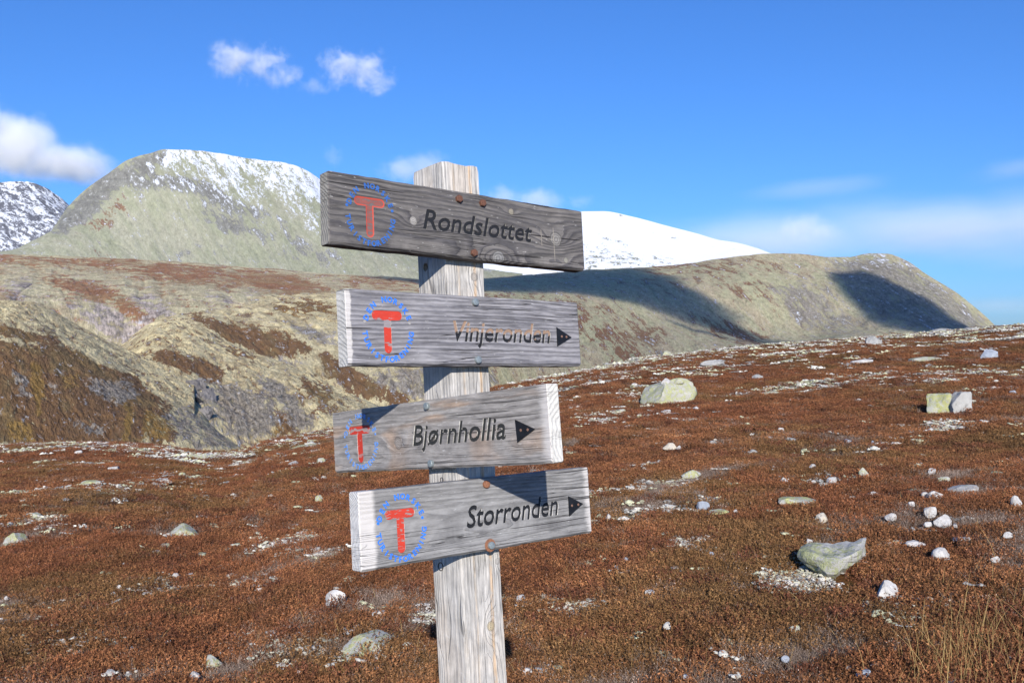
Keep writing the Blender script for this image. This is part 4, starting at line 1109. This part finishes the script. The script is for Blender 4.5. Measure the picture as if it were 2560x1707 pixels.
# the large boulder with the overhanging top: an irregular block, its flat top tipping up to a point on the right
def slab_boulder():
    def px(x, y): return (1850 + x * .3552) / K, (1150 + y * .3552) / K
    front = [(410, 712), (428, 668), (520, 672), (640, 682), (760, 672), (862, 655), (852, 705), (805, 760), (735, 812), (655, 862), (590, 850), (505, 792)]
    top = [(436, 648), (520, 618), (610, 602), (700, 614), (800, 600), (889, 573)]
    cx_, cy_ = px(650, 870); p, t = on_moor(cx_, cy_)
    def w(x, y, dep):
        X, Y = px(x, y); d = t + dep
        return Vector(((X * K - CX) / FPX * d - p[0], dep, EYE + (CY - Y * K) / FPX * d - p[2]))
    bm = bmesh.new()
    F = [bm.verts.new(w(x, y, .06 + .22 * (1 - (y - 570) / 300) + .10 * abs(x - 640) / 240)) for x, y in front]
    c_ = bm.verts.new(w(660, 755, -.05))
    n = len(F)
    for k in range(n): bm.faces.new((F[k], F[(k + 1) % n], c_))
    Tp = [bm.verts.new(w(x, y, .50 + .03 * (k % 2))) for k, (x, y) in enumerate(top)]
    fr = F[0:1] + F[1:6]
    for k in range(5): bm.faces.new((fr[k + 1], fr[k], Tp[k], Tp[k + 1]))
    lowb = [bm.verts.new(w(x, y, .62)) for x, y in ((440, 740), (520, 800), (610, 840), (700, 820), (800, 745), (850, 690))]
    for k in range(5): bm.faces.new((Tp[k + 1], Tp[k], lowb[k], lowb[k + 1]))
    bm.faces.new((F[0], lowb[0], Tp[0])); bm.faces.new((F[5], Tp[5], lowb[5])); bm.faces.new((F[5], lowb[5], F[6]))
    for k, (a_, b_) in enumerate(((6, 7), (7, 8), (8, 9), (9, 10), (10, 11), (11, 12))):
        q = [5, 4, 4, 3, 2, 1, 0]
        l0, l1 = lowb[[5, 4, 3, 2, 1, 1, 0][k]], lowb[[4, 3, 2, 1, 1, 0, 0][k]]
        vs = [F[a_ % n], F[b_ % n]] + ([l1, l0] if l0 is not l1 else [l0])
        vs = list(dict.fromkeys(vs))
        try: bm.faces.new(vs[::-1])
        except ValueError: pass
    bmesh.ops.triangulate(bm, faces=bm.faces)
    bmesh.ops.recalc_face_normals(bm, faces=bm.faces)
    bmesh.ops.subdivide_edges(bm, edges=bm.edges, cuts=3, use_grid_fill=True, smooth=.25)
    bm.normal_update()
    for v in bm.verts:
        q = v.co * 7
        f_ = float(fbm(np.array([q.x]), np.array([q.y]), np.array([q.z + 3]), oct=3, seed=70)[0])
        v.co += v.normal * .035 * f_
    me = bpy.data.meshes.new('boulder'); bm.to_mesh(me); bm.free()
    return me, p
bi = [k for k, s_ in enumerate(ST) if 'overhanging slab' in (s_[5] or '')][0]
bo_ = [o for o in COL.objects if o.get('label') == ST[bi][5]][0]
bo_.data, p = slab_boulder(); bo_.data.materials.append(STONE_BIG['pale']); bo_.location = p + np.array([0, 0, .035]); STONE_XY.append((p[0], p[1] - .05, p, 0, 0, .5)); bo_.rotation_euler = (0, 0, 0)
bo_.data.polygons.foreach_set('use_smooth', np.zeros(len(bo_.data.polygons), bool))

# dark crags where the gorge cuts between the two hills, one blackened to paint cave shade
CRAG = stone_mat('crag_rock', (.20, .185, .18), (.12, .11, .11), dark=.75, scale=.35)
CAVE_SHADE = stone_mat('painted_cave_shade', (.022, .022, .026), (.035, .033, .034), dark=.6, scale=.35)  # near-black colour stands in for the shade inside a cave opening
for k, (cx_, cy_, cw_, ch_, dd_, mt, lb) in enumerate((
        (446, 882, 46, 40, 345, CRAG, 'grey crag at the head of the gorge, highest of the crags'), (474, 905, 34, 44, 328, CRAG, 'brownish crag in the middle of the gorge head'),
        (456, 925, 30, 44, 318, CAVE_SHADE, 'rock painted black as cave shade between the gorge crags'), (474, 945, 30, 30, 300, CRAG, 'grey crag below the painted cave shade in the gorge'),)):
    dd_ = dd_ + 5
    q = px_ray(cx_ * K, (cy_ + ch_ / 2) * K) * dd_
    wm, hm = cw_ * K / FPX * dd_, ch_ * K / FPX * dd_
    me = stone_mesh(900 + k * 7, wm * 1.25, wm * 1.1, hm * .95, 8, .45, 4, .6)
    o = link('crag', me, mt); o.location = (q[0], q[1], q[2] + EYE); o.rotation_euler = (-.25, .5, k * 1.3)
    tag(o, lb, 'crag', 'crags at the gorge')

# ================================================================== HEATH, LICHEN AND GRASS (ground cover)
def sprig_clump(seed, n, rad, hgt, lean, leaf, leaves, wid=.0022, flat=False):
    rg = np.random.default_rng(seed); V = []; F = []; Cc = []
    for k in range(n):
        a = rg.uniform(0, 2 * math.pi); q = rad * math.sqrt(rg.uniform()); bx, by = q * math.cos(a), q * math.sin(a)
        hh = hgt * rg.uniform(.55, 1.1) * (1 - .35 * (q / rad) ** 2)
        dx, dy = rg.normal(0, lean, 2)
        tip = np.array([bx + dx * hh, by + dy * hh, hh]); base = np.array([bx, by, -.02])
        shade = rg.uniform(0, 1)
        side = np.array([math.cos(a * 3), math.sin(a * 3), 0]) * wid
        i0 = len(V); V += [base - side, base + side, tip]; F.append((i0, i0 + 1, i0 + 2)); Cc += [(shade, 0, 0)] * 3
        for j in range(leaves):
            t_ = rg.uniform(.3, 1.05); c_ = base + (tip - base) * t_
            d = rg.normal(size=3); d[2] = abs(d[2]) * .8 + .2; d /= np.linalg.norm(d)
            s = np.cross(d, rg.normal(size=3)); s /= np.linalg.norm(s) + 1e-6
            l = leaf * rg.uniform(.6, 1.3); i0 = len(V)
            V += [c_ - s * l * .28, c_ + s * l * .28, c_ + d * l]; F.append((i0, i0 + 1, i0 + 2)); Cc += [(min(max(shade + rg.normal(0, .25), 0), 1), t_, 1)] * 3
    me = tri_mesh('sprigs', np.array(V), np.array(F))
    set_vec_attr(me, 'leaf', np.array(Cc))
    return me

def plant_mat(name):
    m, nt, b = new_mat(name, .8, .15)
    tint = attr(nt, 'tint', 'INSTANCER').outputs['Color']
    lf = sep(nt, attr(nt, 'leaf').outputs['Vector'])
    c = gain(nt, tint, lf[0] * 1.1 + .45)
    c = mix(nt, (1 - lf[2]) * .55, c, (.16, .115, .085))
    set_col(nt, b, c)
    return m
M_PLANT = plant_mat('heather_leaf')

def scatter(name, label, meshes, pos, rot, scl, tint, idx, mat):
    """one ground-cover object: geometry nodes put a sprig clump on every point"""
    coll = bpy.data.collections.new(name + '_kinds')
    for k, me_ in enumerate(meshes):
        me_.materials.clear(); me_.materials.append(mat)
        coll.objects.link(bpy.data.objects.new('%s_kind_%02d' % (name, k), me_))
    me = bpy.data.meshes.new(name); me.vertices.add(len(pos)); me.vertices.foreach_set('co', np.asarray(pos, np.float32).reshape(-1))
    set_vec_attr(me, 'rot', rot); set_vec_attr(me, 'scl', scl)
    set_col_attr(me, 'tint', np.concatenate([tint, np.ones((len(tint), 1))], 1))
    a = me.attributes.new('idx', 'INT', 'POINT'); a.data.foreach_set('value', idx.astype(np.int32))
    o = link(name, me)
    ng = bpy.data.node_groups.new(name, 'GeometryNodeTree')
    ng.interface.new_socket('Geometry', in_out='INPUT', socket_type='NodeSocketGeometry'); ng.interface.new_socket('Geometry', in_out='OUTPUT', socket_type='NodeSocketGeometry')
    N = ng.nodes.new
    gi, go = N('NodeGroupInput'), N('NodeGroupOutput')
    ci = N('GeometryNodeCollectionInfo'); ci.inputs['Collection'].default_value = coll; ci.inputs['Separate Children'].default_value = True; ci.inputs['Reset Children'].default_value = True
    ip = N('GeometryNodeInstanceOnPoints'); ip.inputs['Pick Instance'].default_value = True
    def na(nm, t):
        n = N('GeometryNodeInputNamedAttribute'); n.data_type = t; n.inputs['Name'].default_value = nm; return n.outputs['Attribute']
    mp = N('GeometryNodeMeshToPoints')
    L = ng.links.new
    L(gi.outputs[0], mp.inputs[0]); L(mp.outputs[0], ip.inputs['Points']); L(ci.outputs[0], ip.inputs['Instance'])
    L(na('idx', 'INT'), ip.inputs['Instance Index']); L(na('rot', 'FLOAT_VECTOR'), ip.inputs['Rotation']); L(na('scl', 'FLOAT_VECTOR'), ip.inputs['Scale'])
    L(ip.outputs[0], go.inputs[0])
    o.modifiers.new('scatter', 'NODES').node_group = ng
    return tag(o, label, kind='stuff')

def sector(n, r0, r1, half, seed):
    rg = np.random.default_rng(seed)
    r = np.sqrt(rg.uniform(r0 ** 2, r1 ** 2, n)); a = rg.uniform(-half, half, n)
    return r * np.sin(a), r * np.cos(a), rg

heath = [sprig_clump(k, 130, .16, .060, .55, .0122, 9, .0018) for k in range(5)]
twigs = [sprig_clump(20 + k, 120, .19, .05, 1.5, .007, 1, .0015) for k in range(2)]
PX, PY, RT, SCL, TN, ID = [], [], [], [], [], []
for (n, r0, r1, half, s0, sd) in ((1500, 1.0, 4.6, .9, 1.0, 1), (14500, 4.4, 14, .74, 1.0, 2), (14500, 14, 30, .62, 1.45, 3), (12500, 30, 64, .56, 2.3, 4), (9000, 64, 125, .56, 3.7, 5)):
    x, y, rg = sector(n, r0, r1, half, sd)
    T_, Rg_ = moor_params(np.arctan2(x, y))
    r = np.hypot(x, y); pale_, ol, gr, rd = cover_fields(x, y)
    u_ = rg.uniform(size=n)
    keep = (r < Rg_ * 1.06) & (u_ > smooth(.05, .32, pale_) * .85)
    # not through the stones
    for (qx, qy, *_r) in STONE_XY:
        wm_ = _r[-1]
        keep &= ((x - qx) ** 2 + (y - qy) ** 2) > (wm_ * (.42 if wm_ < .36 else .46) + .05) ** 2
    # a narrow worn spot about the post foot
    x, y, r, ol, gr, rd, u_, pale_ = [q[keep] for q in (x, y, r, ol, gr, rd, u_, pale_)]
    n = len(x)
    tint = np.empty((n, 3))
    base_c = np.array([[.208, .092, .040], [.188, .070, .032], [.140, .092, .036], [.130, .050, .027]])
    f = np.clip(.5 + .9 * rd + rg.normal(0, .25, n), 0, 1)[:, None]
    tint = base_c[0] * (1 - f) + base_c[1] * f
    fo = smooth(.0, .45, ol + rg.normal(0, .12, n))[:, None]
    tint = tint * (1 - fo * .55) + base_c[2] * fo * .55
    fd = (rg.uniform(size=n) < .16)[:, None]
    tint = np.where(fd, base_c[3], tint)
    tw = ((gr + rg.normal(0, .12, n)) > .27) | (rg.uniform(size=n) < .13)
    tint = np.where(tw[:, None], np.array([.34, .255, .205]) * rg.uniform(.7, 1.15, (n, 1)), tint)
    tint *= 1.10 * rg.uniform(.70, 1.35, (n, 1)) * (1 + .25 * fbm(x / .45, y / .45, oct=2, seed=71))[:, None]
    idx = np.where(tw, 5 + rg.integers(0, 2, n), rg.integers(0, 5, n))
    sc_ = s0 * rg.uniform(.6, 1.35, n)
    z = moor_z(x, y)
    PX.append(np.stack([x, y, z], -1)); RT.append(np.stack([rg.normal(0, .1, n), rg.normal(0, .1, n), rg.uniform(0, 6.28, n)], -1))
    SCL.append(np.stack([sc_, sc_, sc_ / s0 ** .75], -1)); TN.append(tint); ID.append(idx)
scatter('heather', 'low rust red, brown and olive heather covering the moor', heath + twigs, np.concatenate(PX), np.concatenate(RT), np.concatenate(SCL), np.concatenate(TN), np.concatenate(ID), M_PLANT)

# pale reindeer lichen and frost-split rubble in the drifts
def rubble(seed, n=16, rad=.25):
    rg = np.random.default_rng(seed); V = []; F = []; Cc = []
    ico = bmesh.new(); bmesh.ops.create_icosphere(ico, subdivisions=1, radius=1)
    iv = np.array([v.co[:] for v in ico.verts]); fi = np.array([[v.index for v in f_.verts] for f_ in ico.faces]); ico.free()
    for k in range(n):
        a = rg.uniform(0, 6.28); q = rad * math.sqrt(rg.uniform()); s = rg.uniform(.012, .05) * (1.6 if k == 0 else 1)
        p = iv * (1 + rg.normal(0, .16, (len(iv), 1))) * np.array([s * rg.uniform(.8, 1.6), s, s * rg.uniform(.35, .7)])
        c_, s_ = math.cos(a * 5), math.sin(a * 5)
        p = np.stack([p[:, 0] * c_ - p[:, 1] * s_, p[:, 0] * s_ + p[:, 1] * c_, p[:, 2]], -1) + np.array([q * math.cos(a), q * math.sin(a), s * .2])
        F += (fi + len(V)).tolist(); V += p.tolist(); Cc += [(rg.uniform(), 0, 1)] * len(p)
    me = tri_mesh('rubble', np.array(V), np.array(F)); set_vec_attr(me, 'leaf', np.array(Cc)); return me
m, nt, b = new_mat('lichen_rubble', .95, .1)
tint = attr(nt, 'tint', 'INSTANCER').outputs['Color']; lf = sep(nt, attr(nt, 'leaf').outputs['Vector'])
nn = noise(nt, objco(nt), 30, 4, .7)
set_col(nt, b, gain(nt, tint, lf[0] * .7 + nn * .5 + .35)); bump(nt, b, nn, .02, .5)
M_RUB = m
PX, RT, SCL, TN, ID = [], [], [], [], []
for (n, r0, r1, half, s0, sd) in ((5200, 4.4, 14, .58, .42, 12), (9000, 14, 30, .57, .62, 13), (15000, 30, 64, .56, .95, 14), (17000, 62, 125, .56, 1.5, 15)):
    x, y, rg = sector(n, r0, r1, half, sd)
    T_, Rg_ = moor_params(np.arctan2(x, y)); r = np.hypot(x, y); pale_, ol, gr, rd = cover_fields(x, y)
    keep = (r < Rg_ * 1.04) & (rg.uniform(size=n) < .055 + smooth(-.08, .2, pale_) * .95)
    x, y = x[keep], y[keep]; n = len(x)
    sc_ = s0 * rg.uniform(.5, 1.3, n)
    PX.append(np.stack([x, y, moor_z(x, y) + .03 * sc_ + .025 * s0], -1)); RT.append(np.stack([rg.normal(0, .1, n), rg.normal(0, .1, n), rg.uniform(0, 6.28, n)], -1)); SCL.append(np.stack([sc_, sc_, sc_], -1))
    k = rg.uniform(size=(n, 1)); TN.append(np.where(k < .45, np.array([.60, .57, .50]), np.where(k < .8, np.array([.52, .51, .34]), np.array([.34, .33, .31]))) * rg.uniform(.8, 1.15, (n, 1))); ID.append(rg.integers(0, 4, n))
for (dx_, dy_, rw_, n_, s_) in ((1825, 1345, 70, 150, .34), (1850, 1360, 40, 60, .3), (400, 1350, 90, 70, .4), (560, 1345, 60, 50, .4), (1580, 1255, 60, 40, .36), (1300, 1400, 90, 50, .3), (990, 1420, 70, 30, .3), (620, 1255, 90, 60, .5), (100, 1200, 60, 50, .5), (1480, 915, 70, 60, .8), (1230, 1130, 90, 40, .5),
                                (2210, 935, 50, 40, .7), (2180, 985, 60, 60, .7), (700, 1240, 60, 40, .45), (1400, 960, 80, 60, .8), (880, 1500, 70, 30, .3), (2060, 1410, 120, 40, .25), (140, 1470, 120, 40, .3), (650, 1480, 150, 40, .3)):
    rg = np.random.default_rng(int(dx_)); q_ = []
    for _ in range(n_):
        p_, t_ = on_moor(dx_ + rg.normal(0, rw_ * .5), dy_ + rg.normal(0, rw_ * .13)); q_.append(p_ + np.array([0, 0, .035]))
    sc_ = s_ * rg.uniform(.5, 1.2, n_)
    PX.append(np.array(q_)); RT.append(np.stack([rg.normal(0, .1, n_), rg.normal(0, .1, n_), rg.uniform(0, 6.28, n_)], -1)); SCL.append(np.stack([sc_, sc_, sc_], -1))
    TN.append(np.where(rg.uniform(size=(n_, 1)) < .6, np.array([.55, .52, .40]), np.array([.60, .56, .50])) * rg.uniform(.7, 1.1, (n_, 1))); ID.append(rg.integers(0, 4, n_))
scatter('lichen_rubble', 'pale lichen and broken stones in drifts between the heather', [rubble(k) for k in range(4)], np.concatenate(PX), np.concatenate(RT), np.concatenate(SCL), np.concatenate(TN), np.concatenate(ID), M_RUB)

# dry yellow grass at the lower right
V, F, Cc = [], [], []
rg = np.random.default_rng(5)
spots = [(2190 + rg.normal(0, 75), 1545 + rg.normal(0, 45), .8) for _ in range(230)] + [(2270 + rg.normal(0, 60), 1500 + rg.normal(0, 70), .9) for _ in range(150)] + [(rg.uniform(1180, 2350), rg.uniform(1150, 1560), .42) for _ in range(330)] + [(rg.uniform(0, 980), rg.uniform(1200, 1560), .38) for _ in range(260)]
for (dx, dy, hs_) in spots:
    p, t_ = on_moor(dx, min(dy, 1720))
    hh = rg.uniform(.16, .42) * hs_; wd = rg.uniform(.0011, .0020) * max(1, t_ / 6)
    bend = rg.normal(0, .16, 2); a = rg.uniform(0, 3.14); side = np.array([math.cos(a) * .6 + .6, math.sin(a) * .4, 0]) * wd
    i0 = len(V); ns = 4
    for j in range(ns + 1):
        s = j / ns; c_ = p + np.array([bend[0] * hh * s * s * 2, bend[1] * hh * s * s * 2, hh * s - .02]); ww = (1 - s * .75)
        V += [c_ - side * ww, c_ + side * ww]; Cc += [(rg.uniform(), s, 1)] * 2
    for j in range(ns): F.append((i0 + 2 * j, i0 + 2 * j + 1, i0 + 2 * j + 3, i0 + 2 * j + 2))
me = tri_mesh('dry_grass', np.array(V), np.array(F)); set_vec_attr(me, 'leaf', np.array(Cc))
m, nt, b = new_mat('dry_grass_straw', .7, .2)
lf = sep(nt, attr(nt, 'leaf').outputs['Vector'])
set_col(nt, b, mix(nt, lf[0], (.42, .29, .12), (.30, .19, .075)))
tag(link('dry_grass', me, m), 'tall straw yellow dry grass in the lower right corner', kind='stuff')
# ================================================================== CLOUDS
def cloud_mat(name, lumps, dens, nscale, seed, aspect, soft=.55, rag=1.0, flatbase=None, streak=1.0):
    m = bpy.data.materials.new(name); m.use_nodes = True
    nt = m.node_tree; nt.nodes.clear()
    out = nt.nodes.new('ShaderNodeOutputMaterial'); pv = nt.nodes.new('ShaderNodeVolumePrincipled')
    nt.links.new(pv.outputs[0], out.inputs['Volume'])
    pv.inputs['Color'].default_value = (1, 1, 1, 1); pv.inputs['Anisotropy'].default_value = -.22
    x, y, z = sep(nt, objco(nt))
    nv = vec(nt, x * (aspect[0] * streak) + seed, y * aspect[1], z * aspect[2])
    n1 = noise(nt, nv, nscale, 6, .62, .4); n2 = noise(nt, nv, nscale * 3.1, 4, .65, .3)
    sh = None
    for (cx_, cz_, rx_, rz_) in lumps:
        dx = (x - cx_) / rx_; dz = (z - cz_) / rz_; dy = y / (max(rx_, .3) * 1.1)
        q = 1 - (dx * dx + dz * dz + dy * dy).sqrt()
        sh = q if sh is None else sh.max(q)
    d = sh + (n1 - .5) * (1.9 * rag) + (n2 - .5) * (.7 * rag)
    d = d.step(.0, soft)
    if flatbase is not None: d = d * (z + (n1 - .5) * .5).step(flatbase - .12, flatbase + .25)
    # nothing reaches the hull
    edge = 1 - (x * x + y * y + z * z).sqrt().step(.82, .99)
    nt.links.new((d * edge * dens).v, pv.inputs['Density'])
    m.cycles.volume_step_rate = .6
    return m

def cloud(dx, dy, w_, h_, dist, lumps, dens, label, nscale=2.2, soft=.55, rag=1.0, depth=None, flatbase=None, streak=1.0, tilt=0.0):
    wm = w_ * K / FPX * dist; hm = h_ * K / FPX * dist; dm = depth or wm * .8
    bm = bmesh.new(); bmesh.ops.create_icosphere(bm, subdivisions=3, radius=1.0)
    me = bpy.data.meshes.new('cloud'); bm.to_mesh(me); bm.free()
    o = link('cloud', me, cloud_mat('cloud_vapour', lumps, dens, nscale, dx * .013 + dy * .07, (1, dm / wm, hm / wm), soft, rag, flatbase, streak))
    p = px_ray(dx * K, dy * K) * dist
    o.location = (p[0], p[1], p[2] + EYE); o.scale = (wm / 2, dm / 2, hm / 2)
    o.rotation_euler = (0, tilt, -math.atan2(p[0], p[1]))
    return tag(o, label, 'cloud', 'clouds in the blue sky')

cloud(40, 330, 600, 280, 9000, ((-.5, .1, .6, .75), (-.05, .0, .42, .62), (.30, -.28, .42, .40)), .0062, 'large white grey cloud above the far snowy peak at the left edge', 1.7, .9, 1.15, flatbase=-.72)
cloud(588, 150, 260, 150, 9000, ((-.35, .15, .5, .55), (.1, .05, .5, .55), (.42, -.25, .4, .4)),   .0052, 'small puffy cloud high over the left mountain, left one of the pair', 3.4, 1.35, 1.75)
cloud(815, 165, 220, 150, 9000, ((-.2, .1, .55, .6), (.25, .05, .5, .6), (.5, -.35, .4, .4)), .0056, 'small puffy cloud high over the top board, right one of the pair', 3.4, 1.35, 1.75)
cloud(722, 198, 110, 60, 9000, ((0, 0, .7, .7),), .0022, 'faint wisp between the pair of small puffy clouds', 2.2, 1.0, 1.3)
cloud(955, 385, 230, 110, 9500, ((-.25, -.1, .6, .6), (.2, .1, .55, .65)), .0020, 'thin cloud peeping out behind the top of the post', 2.0, .9, 1.1)
cloud(1200, 460, 260, 120, 9500, ((-.3, .0, .5, .65), (.25, -.05, .55, .6)), .0022, 'thin cloud above the right half of the top board', 2.0, .9, 1.1)
cloud(1330, 462, 110, 50, 9500, ((0, 0, .75, .7),), .0010, 'faint wisp right of the thin cloud above the top board', 2.0, 1.0, 1.2)
cloud(765, 360, 70, 80, 9500, ((0, 0, .75, .7),), .0012, 'faint wisp over the snow at the left end of the top board', 2.0, 1.0, 1.3)
cloud(1855, 525, 190, 110, 9500, ((-.1, .05, .6, .7), (.3, -.1, .5, .6)), .0026, 'pale puff within the thin veil above the right ridge', 2.0, .9, 1.0)
cloud(2050, 520, 1300, 330, 14000, ((-.35, -.15, .6, .55), (.15, -.05, .7, .65), (.5, 0, .6, .65)), .0017, 'broad thin white veil of cloud over the right ridge', 2.4, 1.5, .95, depth=2600, streak=.3)
cloud(1880, 430, 460, 70, 14000, ((0, 0, .9, .8),), .00035, 'thin streak of cloud along the top of the veil', 1.5, 1.1, 1.1, depth=1500, streak=.35, tilt=-.06)
cloud(2330, 388, 330, 90, 14000, ((0, 0, .85, .8),), .0004, 'thin streak of cloud at the right edge above the veil', 1.6, 1.1, 1.2, depth=1500, streak=.4, tilt=-.05)
cloud(2290, 700, 420, 60, 15000, ((0, 0, .9, .8),), .0004, 'faint low band of cloud beside the foot of the right ridge', 1.5, 1.1, 1.0, depth=1500, streak=.35)

# two clouds drifting behind the viewer, between the sun and the right ridge: their shade lies on the slopes
def shade_cloud(poly, height, label, dens=.0105, thick=200):
    P = TERRAIN['ridge'][:200].reshape(-1, 3); sx_ = (CX + FPX * P[:, 0] / P[:, 1]) / K; sy_ = (CY - FPX * (P[:, 2] - EYE) / P[:, 1]) / K
    tops = []
    for (x_, y_) in poly:
        k = int(np.argmin((sx_ - x_) ** 2 + (sy_ - y_) ** 2)); tops.append(P[k])
    tops = np.array(tops); s = np.array(SUN_DIR)
    pts = tops + s[None] * ((height - tops[:, 2]) / s[2])[:, None]
    # a rounded, lumpy slab over that outline
    c_ = pts.mean(0); n = len(pts); m_ = 12 * n
    t_ = np.linspace(0, n, m_, endpoint=False); k = t_.astype(int); f = (t_ - k)[:, None]
    ring = pts[k] * (1 - f) + pts[(k + 1) % n] * f
    for _ in range(5): ring = (np.roll(ring, 1, 0) + ring * 2 + np.roll(ring, -1, 0)) / 4
    rad = ring - c_
    V = []; Fc = []
    lev = [(-1, .45), (-.75, .70), (-.4, .90), (0, 1.06), (.4, .92), (.75, .72), (1, .45)]
    for (h_, q) in lev:
        nz = 1 + .20 * fbm(np.arange(m_) * .35, np.full(m_, h_ * 2.), oct=3, seed=17)
        V += (c_ + rad * (q * nz)[:, None] + np.array([0, 0, h_ * thick / 2])).tolist()
    for l in range(len(lev) - 1):
        for j in range(m_): Fc.append((l * m_ + j, l * m_ + (j + 1) % m_, (l + 1) * m_ + (j + 1) % m_, (l + 1) * m_ + j))
    bm = bmesh.new(); vs = [bm.verts.new(v - c_) for v in np.array(V)]
    for f_ in Fc: bm.faces.new([vs[i] for i in f_])
    bm.faces.new(vs[:m_][::-1]); bm.faces.new(vs[-m_:]); bmesh.ops.recalc_face_normals(bm, faces=bm.faces)
    me = bpy.data.meshes.new('cloud'); bm.to_mesh(me); bm.free()
    m = bpy.data.materials.new('cloud_body'); m.use_nodes = True; nt = m.node_tree; nt.nodes.clear()
    out = nt.nodes.new('ShaderNodeOutputMaterial'); pv = nt.nodes.new('ShaderNodeVolumePrincipled'); pv.inputs['Density'].default_value = dens; pv.inputs['Color'].default_value = (1, 1, 1, 1)
    nt.links.new(pv.outputs[0], out.inputs['Volume'])
    o = link('cloud', me, m); o.location = c_
    return tag(o, label, 'cloud', 'clouds in the blue sky')
shade_cloud([(700, 648), (900, 642), (1120, 640), (1340, 622), (1480, 618), (1570, 650), (1640, 690), (1720, 740), (1800, 790), (1700, 770), (1600, 735), (1480, 690), (1300, 668), (1000, 662), (800, 658)], 1250, 'cloud overhead whose shade lies on the shoulder of the right ridge')
shade_cloud([(1905, 628), (1990, 628), (2080, 660), (2160, 705), (2260, 765), (2150, 780), (2060, 760), (1990, 720), (1940, 680)], 1250, 'cloud overhead whose shade lies on the steep end of the right ridge')

# ================================================================== AIR
bm = bmesh.new(); bmesh.ops.create_cube(bm, size=1)
me = bpy.data.meshes.new('haze'); bm.to_mesh(me); bm.free()
m = bpy.data.materials.new('thin_air'); m.use_nodes = True; nt = m.node_tree; nt.nodes.clear()
out = nt.nodes.new('ShaderNodeOutputMaterial'); pv = nt.nodes.new('ShaderNodeVolumePrincipled')
pv.inputs['Density'].default_value = .000009; pv.inputs['Color'].default_value = (.72, .86, 1, 1)
nt.links.new(pv.outputs[0], out.inputs['Volume'])
hz = link('haze', me, m); hz.scale = (15800, 15800, 1000); hz.location = (0, 0, 500 - 215)
tag(hz, 'thin blue mountain air', kind='stuff')
